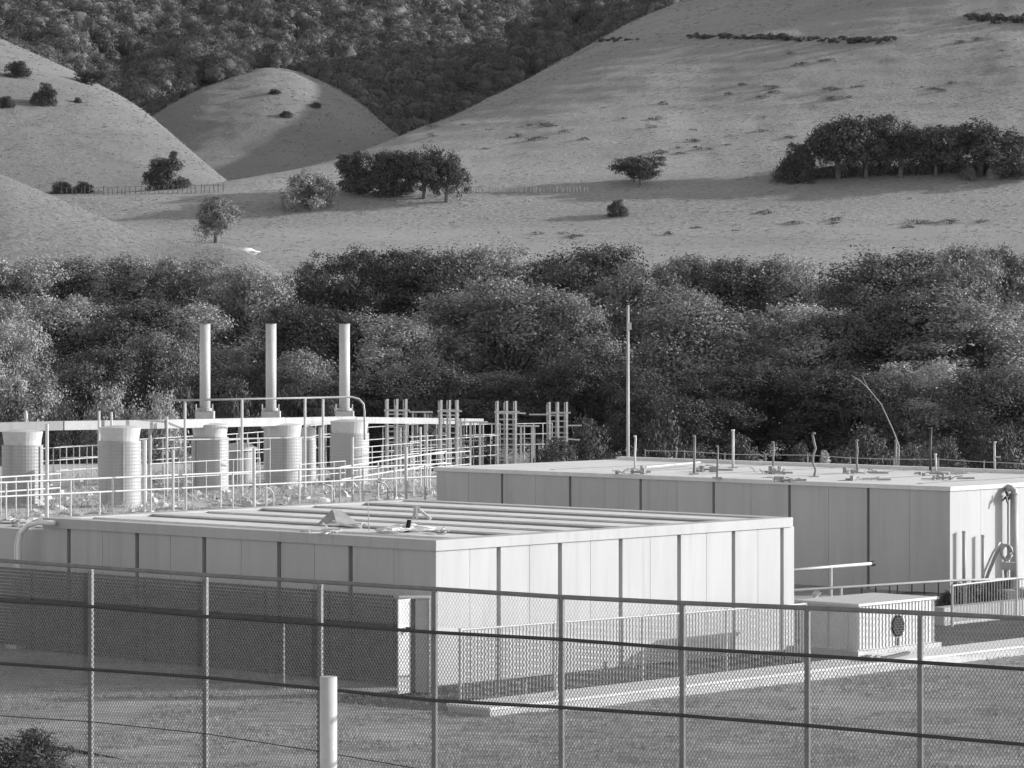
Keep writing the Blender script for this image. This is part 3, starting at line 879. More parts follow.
# cable rail along the far edge
t = thing('cable_rail', at2(15,8.6,H2+.12), 'thin cable rail on short stakes along the far edge of the long roof', 'railing')
pts = [at2(18.5-i*1.7, 8.62, H2+.34+.03*math.sin(i*2)) for i in range(11)]
MB().tube(pts, .012, 5).build('cable', M['steel'], t)
for p_ in pts: MB().bar(Vector((p_.x,p_.y,H2+.12)), p_+Zv*.05, .03).build('stake', M['steel'], t)
# shaggy stump
d = Gd(466,Z2); b = Vector((X(824.5,d), d+.6, Z2)); b = Vector((X(824.5,119),119,0))
v, q = crown_leaves([(0,0,1.9+.19*i,.2-.015*i,.2-.015*i,.22) for i in range(7)], 900, .09, 77)
o = bpy.data.objects.new('stump', raw_mesh('stump', v, q, M['weed'])); COL.objects.link(o); o.location = b
tag(o, 'white shaggy stump of dry creeper behind the wavy post', 'stump')
# mast
b = Vector((X(628,121.5), 121.5, 0))
t = thing('mast', b, 'tall thin mast rising in front of the trees at the left of the long roof', 'mast')
MB().tube([b, b+Zv*8.15], [.06,.045], 8).build('pole', M['steel'], t, smooth=True)
MB().box(b.x-.03,b.x+.12,b.y-.05,b.y+.05,7.3,7.55).build('bracket', M['steelw'], t)

# right face of the long tank: pipes and pump
def standing_pipe(px, yt, yb, off, r, label, m='steel'):
    # stands off the sunlit face of the long tank
    # find b along V so that the column projects on px
    best = min((abs(512+F*(at2(-off,k*.01,0)).x/(at2(-off,k*.01,0)).y-px), k) for k in range(0, 880))[1]*.01
    b = at2(-off, best, 0); h = CH + (HZ-yt)/F*b.y
    t = thing('standing_pipe', b, label, 'pipe')
    MB().tube([b, b+Zv*h], r, 12).build('pipe', M[m], t, smooth=True)
    MB().tube([b+Zv*(h-.003), b+Zv*(h+.03)], r*1.2, 12).build('cap', M[m], t)
    MB().obox(b-Vector((r*1.5,r*1.5,0)), (r*3,0,0), (0,r*3,0), (0,0,.05)).build('base_plate', M[m], t)
    return b, h, t
standing_pipe(964,532,594,.17,.055,'left slim grey pipe standing against the sunlit wall of the long tank')
standing_pipe(983,536,594,.17,.05,'right slim grey pipe standing against the sunlit wall of the long tank')
b, h, t = standing_pipe(1014,494,600,.28,.115,'thick grey downpipe with a bracket head at the right edge','steel')
MB().tube([b+Zv*(h-.1), b+Zv*(h+.1), b+Zv*(h+.16)-V*.05+U*.08, b+Zv*(h+.18)+U*.25], .10, 10).build('elbow', M['steel'], t, smooth=True)
mb = MB()
for i in range(14):
    p0 = b+Zv*(h-.05)-V*rnd.uniform(.1,.4); mb.bar(p0, p0+Vector((rnd.uniform(-.15,.15),rnd.uniform(-.1,.1),rnd.uniform(-.2,.2))), .04)
mb.build('bracket', M['steeld'], t)
pb = at2(-1.1, 2.05, 0)
pb = Vector((X(1000,95.5), 95.5, 0))
t = thing('pump', pb, 'pump with looped hoses beside the thick downpipe', 'pump')
MB().box(pb.x-.1,pb.x+.3,pb.y-.2,pb.y+.2,.35,.62).build('motor', M['steeld'], t)
MB().tube([pb+Vector((-.35,0,.42)), pb+Vector((-.05,0,.42))], .14, 12).build('pump_body', M['dark'], t)
MB().box(pb.x-.5,pb.x+.4,pb.y-.25,pb.y+.25,.0,.30).build('plinth', M['conc'], t)
MB().tube([pb+Vector((-.45,.1,.3)), pb+Vector((-.3,.1,.75)), pb+Vector((-.12,.1,1.2)), pb+Vector((.05,.1,1.52)), pb+Vector((.22,.1,1.5)), pb+Vector((.28,.1,1.3)), pb+Vector((.15,.1,1.05)), pb+Vector((.18,.1,.6))], .05, 8).build('hose', M['steel'], t, smooth=True)
MB().tube([pb+Vector((-.55,.0,.3)), pb+Vector((-.42,.0,.8)), pb+Vector((-.2,.0,1.3)), pb+Vector((.0,0,1.6))], .03, 8).build('hose', M['steelw'], t, smooth=True)
MB().tube([pb+Vector((.18+.14*math.cos(i*.6),.0,1.32+.2*math.sin(i*.6))) for i in range(11)], .045, 8).build('hose_coil', M['steel'], t, smooth=True)
MB().box(pb.x+.02,pb.x+.42,pb.y-.12,pb.y+.12,.85,1.05).build('control_box', M['steel'], t)

# ------------------------------------------------------------------ slab walk and turf
SC = Vector((X(490,66.9), 66.9, 0))
t = MB().obox(SC-Zv*.3, U*1.1, V*34, Zv*.47).build('path', M['conc'], None, SC)
t['kind'] = 'structure'; t['label'] = 'raised concrete walk in front of the near tank'
t = MB().obox(SC-U*.03-V*.03+Zv*.172, U*1.16, V*34, Zv*.05).build('path', M['screed'], None, SC)
t['kind'] = 'structure'; t['label'] = 'pale screed top of the raised walk'
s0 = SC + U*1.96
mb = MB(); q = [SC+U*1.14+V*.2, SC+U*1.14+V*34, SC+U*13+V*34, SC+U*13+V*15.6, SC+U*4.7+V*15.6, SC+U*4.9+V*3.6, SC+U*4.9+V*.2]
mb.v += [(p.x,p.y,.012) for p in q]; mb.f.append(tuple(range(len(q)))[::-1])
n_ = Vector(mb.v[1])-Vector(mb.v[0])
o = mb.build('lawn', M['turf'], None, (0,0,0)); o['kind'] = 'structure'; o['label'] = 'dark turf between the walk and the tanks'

# picket railing on the walk
def picket_railing(name, pts, zb, zt, label, sp=.10, m='steel', pr=.013, post=.03, nper=2.6, mid=False):
    """pts: plan polyline; zb/zt: base and top heights at each point"""
    root = thing(name, Vector((pts[0][0], pts[0][1], zb[0])), label, 'railing')
    for i in range(len(pts)-1):
        A = Vector((pts[i][0],pts[i][1],0)); B = Vector((pts[i+1][0],pts[i+1][1],0)); L_ = (B-A).length
        n = max(1, round(L_/nper))
        f = lambda k, a: A.lerp(B, k) + Zv*((a[i]*(1-k))+a[i+1]*k)
        MB().tube([f(0,zt), f(1,zt)], .024, 8).build('top_rail', M[m], root)
        for j in range(n):
            k0, k1 = j/n, (j+1)/n; mb = MB(); c = max(2, round(L_/n/sp))
            for q_ in range(1, c):
                k = k0+(k1-k0)*q_/c
                mb.tube([f(k,zb)+Zv*.09, f(k,zt)], pr, 5)
            mb.bar(f(k0,zb)+Zv*.1, f(k1,zb)+Zv*.1, .03)
            mb.build('picket_panel', M[m], root)
            MB().tube([f(k0,zb), f(k0,zt)+Zv*.03], post, 8).build('post', M[m], root)
        if i == len(pts)-2: MB().tube([f(1,zb), f(1,zt)+Zv*.03], post, 8).build('post', M[m], root)
    return root
p0 = Vector((-1.01, 68.6, 0))
picket_railing('picket_railing', [p0, p0+V*10.9], [.0,.0], [1.55,1.42], 'long picket railing on the concrete walk in front of the sunlit tank face')
# equipment housing
e0 = Vector((X(858,77.5), 77.5, .16))
t = thing('equipment_housing', e0, 'low white equipment housing with a round black vent behind the pickets', 'housing')
MB().obox(e0-U*.12-V*.15-Zv*.16, U*2.0, V*3.1, Zv*.32).build('plinth', M['conc'], t)
mb = MB().obox(e0+Zv*.16, U*1.6, V*2.72, Zv*.98); mb.build('body', M['steelw'], t)
MB().obox(e0-U*.09-V*.09+Zv*1.14, U*1.78, V*2.9, Zv*.055).build('lid', M['steelw'], t)
mb = MB()
for i in range(22): mb.obox(e0-U*.022+V*(.03+i*.123)+Zv*.18, U*.0215, V*.055, Zv*.94)
mb.build('cladding', M['steelw'], t)
for i, a in enumerate((.3,.85,1.35)):
    MB().obox(e0+U*(a-.03)-V*.03+Zv*.2, U*.06, V*.028, Zv*.9).build('rib', M['steelw'], t)
c = e0+V*1.42-U*.030+Zv*.62
pts = [c + V*(.21*math.cos(i*math.pi/14)) + Zv*(.24*math.sin(i*math.pi/14)) for i in range(28)]
mb = MB(); mb.v = [tuple(p-U*.03) for p in pts]+[tuple(p+U*.01) for p in pts]; n=28
mb.f = [tuple(range(n))]+[(i,(i+1)%n,n+(i+1)%n,n+i) for i in range(n)]
vent = mb.build('vent', M['dark'], t)
mb = MB()
for k in range(-3,4):
    w = .2*math.sqrt(max(0,1-(k/4)**2)); mb.bar(c-U*.036+Zv*(k*.055)-V*w, c-U*.036+Zv*(k*.055)+V*w, .012)
sub(mb, 'grille', M['steeld'], vent)
MB().tube([c-Zv*.26-V*.02-U*.02, c-Zv*.44-V*.03-U*.02], .02, 6).build('drain', M['steeld'], t)
# bits lying by the housing
b = Vector((X(895,79), 79, .16)); b.z=.16
tag(MB().bar(Vector((X(884,76.3),76.3,.27)), Vector((X(908,77.6),77.6,.27)), .08,.06).build('plank', M['steeld'], None, Vector((X(884,76.3),76.3,.22))), 'dark plank lying along the foot of the white housing', 'plank')
mb = MB(); 
for i in range(8): mb.blob((X(866+i*2.0,76.2)+rnd.uniform(-.05,.05), 76.2+rnd.uniform(-.15,.15), .25), .1,.1,rnd.uniform(.05,.1), i, 7,5,.3)
tag(mb.build('rubble', M['conc'], None, (X(870,76.2),76.2,.22)), 'small rubble heap at the left foot of the white housing', 'rubble')
b = Vector((X(932,80.5),80.5,.0))
t = thing('hose_stand', b, 'upright pipe with a tied top at the right end of the white housing', 'pipe')
MB().tube([b, b+Zv*1.2], .05, 8).build('pipe', M['steel'], t)
MB().bar(b+Vector((-.15,0,1.25)), b+Vector((.02,0,1.15)), .04).build('tie', M['steel'], t)
MB().bar(b+Vector((.15,0,1.27)), b+Vector((-.02,0,1.15)), .04).build('tie', M['steel'], t)

# guard rails beyond the housing
def rail_line(name, pts, r, label, m='steelw', posts=(), part='rail'):
    t = thing(name, Vector((pts[0].x, pts[0].y, 0)), label, 'railing')
    MB().tube(pts, r, 8).build(part, M[m], t, smooth=True)
    for p_, m2 in posts: MB().tube([Vector((p_.x,p_.y,0)), p_], r*.9, 8).build('post', M[m2], t)
    return t
A0 = W(780,591,84); A1 = W(955,580.5,91.5); A2 = W(1060,577.5,91.8)
t = rail_line('guard_rail', [A0, A1, A2], .035, 'long white guard rail running from the near tank across the foot of the long one', posts=[(A0.lerp(A1,k),'steelw') for k in (.0,.33)]+[(A1.lerp(A2,k),'steel') for k in (.1,.6,.98)])
B0 = W(780,608,84); B1 = W(938,597.5,90.8)
MB().tube([B0,B1], .04, 8).build('lower_rail', M['steelw'], t)
for px in (838,858,872,886,894,909,922,937):
    k = (px-780)/(938-780); 
    ka = (px-780)/(955-780)
    a_ = A0.lerp(A1, ka); 
    MB().bar(Vector((a_.x,a_.y,a_.z-.43)), a_, .03).build('baluster', M['steeld'], t)
t = rail_line('hand_rail', [W(780,571,87), W(872,563.5,90)], .04, 'short white hand rail ending in a dark cap against the shaded wall', posts=[(W(831,567,88.6),'steelw')])
MB().tube([W(871.5,563.5,90), W(874.5,563.3,90.05)], .07, 8).build('cap', M['steeld'], t)
b = Vector((X(815,86),86,0))
tag(MB().tube([b, b+Zv*.95],.06,8).tube([b+Zv*.9, b+Vector((.1,0,1.0))],.08,8).build('stub_pipe', M['steelw'], None, b), 'short stub pipe under the white guard rail', 'pipe')
# low wall and railing at the far right
lw0 = Vector((X(944,87.5),87.5,0)); lw1 = Vector((X(1070,91.5),91.5,0)); dd = (lw1-lw0)
nr = Vector((-dd.y, dd.x, 0)).normalized()
t = thing('low_wall', lw0, 'low pale kerb wall under the guard rail at the right', 'wall')
MB().obox(lw0, dd, nr*.35, Zv*.46).build('wall', M['wall'], t)
picket_railing('picket_railing', [lw0-nr*.25, lw1-nr*.25], [0,0], [1.02,1.1], 'picket railing before the low kerb wall at the right edge', .12, 'steel', .011)
for i, (px, d_, w, lab) in enumerate(((958,92.5,.55,'dark weedy bush against the guard rail below the left slim pipe'),(975,93,.6,'dark weedy bush below the right slim pipe'),(995,93.2,.5,'dark weedy bush at the foot of the pump'))):
    tree('bushd', 'bush', X(px,d_), d_, 0, w, .72, lab, None, cat='bush')

# locker at the shaded wall near the corner
l0 = Vector((X(399,71.2), 71.2, 0))
t = thing('locker', l0, 'tall open white steel locker at the corner of the near tank', 'locker')
MB().box(l0.x,l0.x+.62,l0.y+.45,l0.y+.48,.05,1.95).build('back_panel', M['steelw'], t)
MB().box(l0.x+.59,l0.x+.62,l0.y,l0.y+.449,.05,1.95).build('side_panel', M['steel'], t)
MB().box(l0.x,l0.x+.03,l0.y,l0.y+.449,.05,1.95).build('side_panel', M['steelw'], t)
MB().box(l0.x-.01,l0.x+.63,l0.y-.01,l0.y+.49,1.952,1.98).build('top_panel', M['steelw'], t)
MB().box(l0.x-.01,l0.x+.63,l0.y-.01,l0.y+.49,0,.048).build('base', M['steeld'], t)
dr = MB().obox(l0+Vector((.0,-.33,.06)), (.24,.30,0), (-.02,.016,0), (0,0,1.9)).build('door', M['steelw'], t)
sub(MB().bar(l0+Vector((.14,-.20,1.35)), l0+Vector((.26,-.22,1.35)), .04,.1), 'handle', M['steeld'], dr)
MB().box(l0.x+.33,l0.x+.585,l0.y+.02,l0.y+.05,.06,1.94).build('door', M['steel'], t)

scr = at1(.75,-.5,0)
t = thing('screen_fence', scr, 'dark banded screen fence in the shade along the left wall of the near tank', 'fence')
for i in range(7):
    a = .75+i*1.95; mb = MB(); z = .10
    while z < 1.86:
        mb.obox(at1(a+.003,-.5,z), U*1.944, V*.012, Zv*.058); z += .078
    mb.build('slat_panel', M['screen'], t)
    MB().obox(at1(a-.03,-.48,0), U*.05, V*.05, Zv*1.80).build('post', M['screen'], t)
# stakes seen through the fence
def stake(px, yt, yb, zb, r, label, lean=0, m='steelw'):
    d = Gd(yb, zb); b = Vector((X(px,d), d, zb)); h = (yb-yt)/F*d
    t = thing('stake', b, label, 'stake')
    MB().tube([b, b+Vector((lean*.5,0,h*.5)), b+Vector((lean,0,h))], r, 6).build('rod', M[m], t)
    MB().tube([b, b+Zv*.04], r*2, 6).build('foot', M[m], t)
stake(284,622,690,0,.02,'thin pale stake before the shaded wall of the near tank',0,'steel')
stake(556,597,697,.22,.03,'slightly leaning white stake beside a fence post at the picture centre',.05)
stake(521,681,701,.22,.015,'left stub of a forked white stake on the walk',-.05)
stake(525,681,701,.22,.015,'right stub of a forked white stake on the walk',.03)
stake(633,654,668,0,.05,'short grey stub pipe at the foot of the sunlit face',0,'steel')

# ------------------------------------------------------------------ works behind: deck, drums, stacks, cages
P0 = Vector((-14.5, 100, 0)); DZ = 1.6
def atd(s, u, z=0): return P0 + V*s + U*u + Zv*z
t = MB().obox(atd(-14,.3,-.2), V*52, U*36, Zv*(DZ+.2)).build('basin_deck', M['conc'], None, atd(-14,.3,0))
tag(t, 'broad concrete deck carrying the drums behind the near tank', 'deck')
# front rail of the deck
t = thing('deck_railing', atd(-2,.5,DZ), 'two-bar white railing along the front of the deck', 'railing')
for z in (2.97, 2.57): MB().tube([atd(-3,.5,z), atd(8,.5,z+.01), atd(19,.5,z+.01)], .028, 8).build('rail', M['steelw'], t)
for s_ in [-2,-.6,.6,1.4,3.0,4.1,4.6,6.1,7.5,8.9,9.4,10.8,12.2,13.6,15,16.4,17.8]:
    MB().tube([atd(s_,.5,DZ), atd(s_,.5,2.97 if rnd.random()<.6 else 2.57)], .03, 8).build('post', M['steelw'], t)
for s_ in (10.6, 13.2, 15.6):
    MB().tube([atd(s_,.5,2.5), atd(s_+.35,.5,2.45), atd(s_+.5,.5,2.3), atd(s_+.5,.5,DZ)], .025, 7).build('hoop', M['steelw'], t, smooth=True)
# rails further back on the deck
def deck_rail(label, pa, pb, zs, n, r=.019, m='steelw', zb=DZ):
    t = thing('deck_railing', Vector((pa.x,pa.y,zb)), label, 'railing')
    for z in zs: MB().tube([Vector((pa.x,pa.y,z)), Vector((pb.x,pb.y,z))], r, 7).build('rail', M[m], t)
    for i in range(n+1):
        p_ = pa.lerp(pb, i/n); MB().tube([Vector((p_.x,p_.y,zb)), Vector((p_.x,p_.y,max(zs)+.02))], r, 7).build('post', M[m], t)
def D(px, d): return Vector((X(px,d), d, 0))
deck_rail('white railing between the two left drums', D(40,126), D(105,130), (3.05,2.6,2.2), 5)
deck_rail('white railing between the second and third drums', D(140,130), D(196,134), (3.25,2.85,2.45), 5)
deck_rail('white railing behind the gap right of the third drum', D(226,134), D(268,138), (3.3,2.9,2.5,2.1), 4)
deck_rail('white railing between the fourth and fifth drums', D(305,138), D(336,142), (3.5,3.1,2.6), 3)
deck_rail('white railing right of the fifth drum', D(368,140), D(440,146), (3.4,2.9,2.4), 5)
deck_rail('thin three-bar railing between the first two rebar cages', D(408,148), D(446,149), (3.3,2.8,2.4), 4, .02)
deck_rail('thin railing between the second and third rebar cages', D(458,150), D(500,152), (3.2,2.75,2.3), 5, .02)
deck_rail('thin railing between the third and fourth rebar cages', D(515,152), D(552,153), (3.2,2.75,2.3), 4, .02)
deck_rail('low white railing running from the fifth drum towards the long tank', D(340,112), D(446,126), (2.95,2.55), 6, .028)
deck_rail('long low railing in front of the left rebar cages', D(400,130), D(470,136), (2.6,2.1), 5, .022)
deck_rail('low railing along the left end of the deck', D(-30,108), D(60,112), (2.75,2.3), 6, .025)
# drums
def make_drum(R, H):
    prof = []
    n = int(H/.055)
    for i in range(n+1):
        z = H*i/n; prof.append((R + (.005 if i % 2 else 0), z))
    prof += [(R-.03, H), (R-.03, H-.08)]
    t = thing('corrugated_drum', (0,0,0), '', 'drum')
    MB().lathe(prof, 40).build('body', M['drum'], t)
    MB().lathe([(R*.90,H-.06),(R*.92,H+.15),(R*.98,H+.38),(R*1.0,H+.44),(R*.4,H+.5)], 32).build('collar', M['steelw'], t, smooth=False)
    MB().tube([(R+.03,0,H*.1),(R+.03,0,H*.98)], .02, 6).build('seam', M['drum'], t)
    MB().lathe([(R+.06,-.02),(R+.06,.06),(R-.02,.08)], 32).build('base', M['conc'], t)
    return t
drums = [(22.5,445,115,41,'first corrugated drum from the left edge'),(120,441,114,42,'second corrugated drum with a pale collar, left of the first chimney'),
         (210,437,124,37,'third corrugated drum, standing under the first chimney'),(284,437,128,36,'fourth corrugated drum, under the middle chimney'),
         (349.5,433,130,39,'fifth corrugated drum, under the third chimney'),(308,440,133,16,'narrow corrugated drum tucked behind the fourth one')]
for i, (px, yt, d, w, lab) in enumerate(drums):
    top = CH+(HZ-yt)/F*d
    t = make_drum(w/2/F*d, top-DZ); t.location = (X(px,d), d, DZ); t['label'] = lab; t['group'] = 'corrugated drums on the deck'
    t.rotation_euler = (0,0,rnd.uniform(0,6))
# bench of the drums: plinths under collars are the launder
lp = [(-40,428,.30,116.5),(60,425.5,.30,118.5),(160,424,.30,121.5),(280,421.5,.28,128),(350,420,.24,133),(478,421.5,.16,149)]
pts = [W(px,py,d) for px,py,h,d in lp]
t = thing('launder', Vector((pts[0].x,pts[0].y,DZ)), 'long pale launder trough running level behind the drum tops', 'trough')
for i in range(len(pts)-1):
    MB().bar(pts[i], pts[i+1]-(pts[i+1]-pts[i]).normalized()*.004, .5, lp[i][2]).build('trough', M['drum'], t)
for px, d in ((47,118.5),(150,121.8),(240,126.5),(320,131.2),(400,139.5),(460,147.5)):
    z = CH+(HZ-424)/F*d
    MB().tube([(X(px,d),d,DZ),(X(px,d),d,z-.1)], .06, 8).build('leg', M['steel'], t)
# stacks
for px, d, lab in ((205,127.5,'left white exhaust stack'),(271,131.5,'middle white exhaust stack'),(344.5,134,'right white exhaust stack')):
    b = Vector((X(px,d), d, DZ)); r = 5.3/F*d
    t = thing('exhaust_stack', b, lab+' rising in front of the trees', 'stack', 'exhaust stacks')
    zt = CH - .02
    zc = CH+(HZ-408)/F*d
    MB().tube([b+Zv*(zc-DZ-.4), Vector((b.x,b.y,zt))], r, 20).build('pipe', M['steelw'], t, smooth=True)
    MB().tube([Vector((b.x,b.y,zt-.002)), Vector((b.x,b.y,zt+.03))], r*1.06, 20).build('rim', M['steel'], t)
    MB().box(b.x-r*1.75,b.x+r*1.75,b.y-r*1.6,b.y+r*1.6,zc-.75,zc-.12).build('base_box', M['steelw'], t)
    MB().tube([Vector((b.x,b.y,zc-.1)), Vector((b.x,b.y,zc+.0))], r*1.5, 20).build('flange', M['steel'], t)
    MB().box(b.x-r*1.3,b.x+r*1.3,b.y-r*1.2,b.y+r*1.2,DZ,zc-.752).build('duct', M['steelw'], t)
    for sx in (-1,1):
        MB().tube([Vector((b.x+sx*r*1.55,b.y-r*1.5,zc-.5)), Vector((b.x+sx*r*1.55,b.y-r*1.5,zc+.15))], .03, 6).build('bolt', M['steel'], t)
# pipe hand rail high in front of the stacks
for i, (pa, pb, da, db, zs, n) in enumerate(((60,140,121,124,(3.3,2.9,2.5),6),(150,260,116,121,(2.9,2.4),8),(215,270,124,127,(3.4,3.0,2.2),5),(300,345,118,121,(2.8,2.4),4),(352,420,125,131,(3.1,2.7,2.3),7),(410,500,138,146,(2.9,2.5,2.1),9))):
    deck_rail(('thin pipe railing left of the second drum, set back','thin two-bar pipe railing before the third drum','thin pipe railing filling the gap right of the third drum','thin low pipe railing before the fourth drum','thin three-bar pipe railing right of the fifth drum','thin pipe railing among the left rebar cages')[i], D(pa,da), D(pb,db), zs, n, .016)
A = W(169,400.5,120); B = W(300,398,123); C_ = W(352,397,125)
t = thing('pipe_frame', Vector((A.x,A.y,DZ)), 'high dark pipe frame with a curved end running past the three stacks', 'frame')
MB().tube([A,B,C_, W(359,399,125), W(363.5,404,125.2), W(364.5,412,125.2), W(364.5,440,125.2)], .036, 8).build('rail', M['steel'], t, smooth=True)
for px, d in ((185,120.5),(242,121.5),(305,123.2),(323,124)):
    k = W(px, 399.5 if px<250 else 398, d); MB().tube([Vector((k.x,k.y,DZ)), k], .045, 8).build('post', M['steelw'], t)
a_ = W(169,440,120.3); b_ = W(330,437,124.3); MB().tube([a_,b_], .025, 6).build('lower_rail', M['steelw'], t)
# single upright pipes
def upright(px, yt, d, r, label, fin=False):
    zt = CH+(HZ-yt)/F*d; b = Vector((X(px,d), d, DZ))
    t = thing('upright_pipe', b, label, 'pipe')
    MB().tube([b, Vector((b.x,b.y,zt))], r, 8).build('pipe', M['steelw'], t)
    MB().tube([b, b+Zv*.04], r*2, 8).build('base_plate', M['steel'], t)
    if fin: MB().lathe([(r,0),(r*1.7,.10),(r*1.6,.18),(r*.8,.34)], 10, (b.x,b.y,zt-.3)).build('finial', M['steelw'], t)
upright(47,424,102,.05,'stout white upright pipe right of the first drum')
upright(99,411,117.5,.045,'tall thin pipe left of the second drum')
upright(111.5,412,119.5,.04,'thin pipe rising above the second drum')
upright(26,412,119,.04,'thin pipe with a swollen tip above the first drum',True)
upright(144.5,440,115,.075,'thick short pipe against the right side of the second drum')
upright(167,416,121,.04,'tall pipe in the gap left of the third drum')
upright(173,450,104,.04,'short front pipe left of the third drum')
upright(254,448,106,.05,'front pipe between the third and fourth drums')
upright(352.5,437,112,.04,'front pipe before the fifth drum')
upright(406,447,112,.05,'stout pipe before the leftmost rebar cage')
upright(420.5,427,128,.04,'slim pipe right of the leftmost rebar cage')
upright(427,434,126,.03,'thin pipe beside the slim one right of the leftmost cage')
# rebar cages
def cage(cx, w, yt, d, label, seed):
    r = random.Random(seed); s = F/d; b = Vector((X(cx,d), d, DZ)); zt = CH+(HZ-yt)/F*d
    t = thing('rebar_cage', b, label, 'rebar cage', 'rebar column cages')
    hw = w/2/s
    for j, dy in enumerate((0, .55)):
        for k in (-1,0,1):
            x = b.x+k*hw - (.10 if j else 0)
            z1 = zt - (0 if j == 0 else r.uniform(.05,.5))
            MB().bar((x,b.y+dy,DZ), (x+r.uniform(-.02,.02),b.y+dy,z1), .085 if j == 0 else .07).build('upright', M['white'] if j == 0 else M['steel'], t)
            if j == 0:
                MB().bar((x-.10,b.y+.06,DZ), (x-.10,b.y+.06,z1-.02), .05).build('upright', M['steel'], t)
    mb = MB(); z = DZ+.25
    while z < zt-.4:
        mb.tube([(b.x-hw-.08,b.y,z),(b.x+hw+.05,b.y,z)], .017, 5); mb.tube([(b.x-hw-.08,b.y+.55,z+.02),(b.x+hw+.05,b.y+.55,z+.02)], .014, 5)
        for k in (-1,0,1): mb.tube([(b.x+k*hw,b.y,z),(b.x+k*hw-.1,b.y+.55,z)], .014, 5)
        z += r.uniform(.15,.26)
    mb.build('ties', M['steelw'], t)
    MB().bar((b.x-hw-.15,b.y-.03,zt-.45), (b.x+hw+.15,b.y-.03,zt-.45), .07).build('clamp_bar', M['steelw'], t)
cage(397,18,399,139,'leftmost rebar cage, just right of the third stack',1)
cage(449.5,17,400,143,'second rebar cage from the left, by the low white frame',2)
cage(507,18,401,146,'third rebar cage from the left with a long tie bar to its right',3)
cage(558.5,17,402,148,'rightmost rebar cage before the dark trees',4)
def frame_(x0, x1, yt, d, label, n=3):
    zt = CH+(HZ-yt)/F*d
    t = thing('formwork_frame', Vector((X(x0,d),d,DZ)), label, 'frame')
    MB().bar((X(x0,d)-.15,d,zt), (X(x1,d)+.3,d,zt), .35, .06).build('beam', M['steelw'], t)
    for i in range(n):
        x = X(x0+(x1-x0)*i/(n-1),d); MB().bar((x,d,DZ),(x,d,zt-.03), .09).build('leg', M['steelw'], t)
        MB().bar((x+.12,d+.1,DZ),(x+.12,d+.1,zt-.035), .04).build('leg', M['steel'], t)
    for z in (DZ+.6, DZ+1.2): MB().bar((X(x0,d),d+.03,z),(X(x1,d),d+.03,z), .035).build('brace', M['steel'], t)
frame_(461,480,422,142,'low white formwork frame right of the second rebar cage')
frame_(521,532,426,145,'low white formwork frame right of the third rebar cage',2)
frame_(413,425,412,147,'narrow formwork frame right of the leftmost rebar cage',2)
for (xa,ya,xb,yb,d,lab) in ((516,413,526,413.5,146,'long tie bar sticking out right of the third rebar cage'),(529,414.5,551,414.5,147.5,'tie bar reaching the rightmost rebar cage'),(566,425.5,582,425.5,148.5,'upper tie bar sticking out right of the rightmost cage'),(566,439,580,440,148.5,'lower tie bar sticking out right of the rightmost cage'),(458,421,495,424,148,'long slanting bar between the second and third cages')):
    a_, b_ = W(xa,ya,d), W(xb,yb,d)
    tag(MB().tube([a_,b_], .035, 6).build('tie_bar', M['steelw'], None, a_), lab, 'bar')
# rubble and dry weeds over the deck
r = np.random.default_rng(4)
n = 5200
ss = r.uniform(-6,38,n); uu = .8 + (r.uniform(0,1,n)**1.3)*27
keep = vnoise(ss*.35, uu*.35, 5) > -.12
ss, uu = ss[keep], uu[keep]; n = len(ss)
base = np.array([[P0.x+V.x*a+U.x*b_, P0.y+V.y*a+U.y*b_, DZ-.01] for a, b_ in zip(ss, uu)])
v, q = blades(base, n, .08, .38, .016, 3, .9, 4)
o = bpy.data.objects.new('weeds', raw_mesh('weeds', v, q, M['weed'])); COL.objects.link(o)
tag(o, 'dry weeds grown through the concrete deck', 'weeds', kind='stuff')
mb = MB()
for i in range(420):
    p_ = atd(rnd.uniform(-4,36), rnd.uniform(1,24), DZ); k = rnd.uniform(.06,.28)
    mb.blob(p_, k, k, k*rnd.uniform(.3,.7), i, 6, 4, .35)
o = mb.build('rubble', M['slab'], None, (0,0,0)); tag(o, 'broken concrete rubble strewn over the deck', 'rubble', kind='stuff')
# hoses and pipes looping over the deck
for i, (px, d, lab) in enumerate(((190,111,'white hose looping at the foot of the third drum'),(255,113,'white hose looping between the third and fourth drums'),(95,108,'white hose coiled left of the second drum'),(375,122,'white hose curling right of the fifth drum'))):
    b = Vector((X(px,d),d,DZ)); rr = random.Random(i)
    pts = [b+Vector((-1.1+.22*k, rr.uniform(-.2,.2), .04+.07*abs(math.sin(k*.55+i)))) for k in range(12)]
    tag(MB().tube(pts, .035, 7).build('hose', M['steel'], None, b, True), lab, 'hose')
# tall front-to-back rails round drum tops
for px, py, d, lab in ((240,445,131,'pale lid tank top right of the third drum'),(300,443,136,'pale lid tank top right of the fourth drum')):
    b = W(px,py,d); b0_ = Vector((b.x,b.y,DZ))
    t = thing('lid_tank', b0_, lab, 'tank')
    R_ = .55; hh = b.z-DZ
    MB().lathe([(R_,0),(R_,hh-.12)], 28).build('body', M['drum'], t) if False else MB().lathe([(R_,0),(R_,hh-.2)], 28, b0_).build('body', M['drum'], t)
    MB().lathe([(R_*1.15,hh-.2),(R_*1.15,hh-.1),(R_*.7,hh+.05),(.1,hh+.1)], 28, b0_).build('lid', M['steelw'], t)

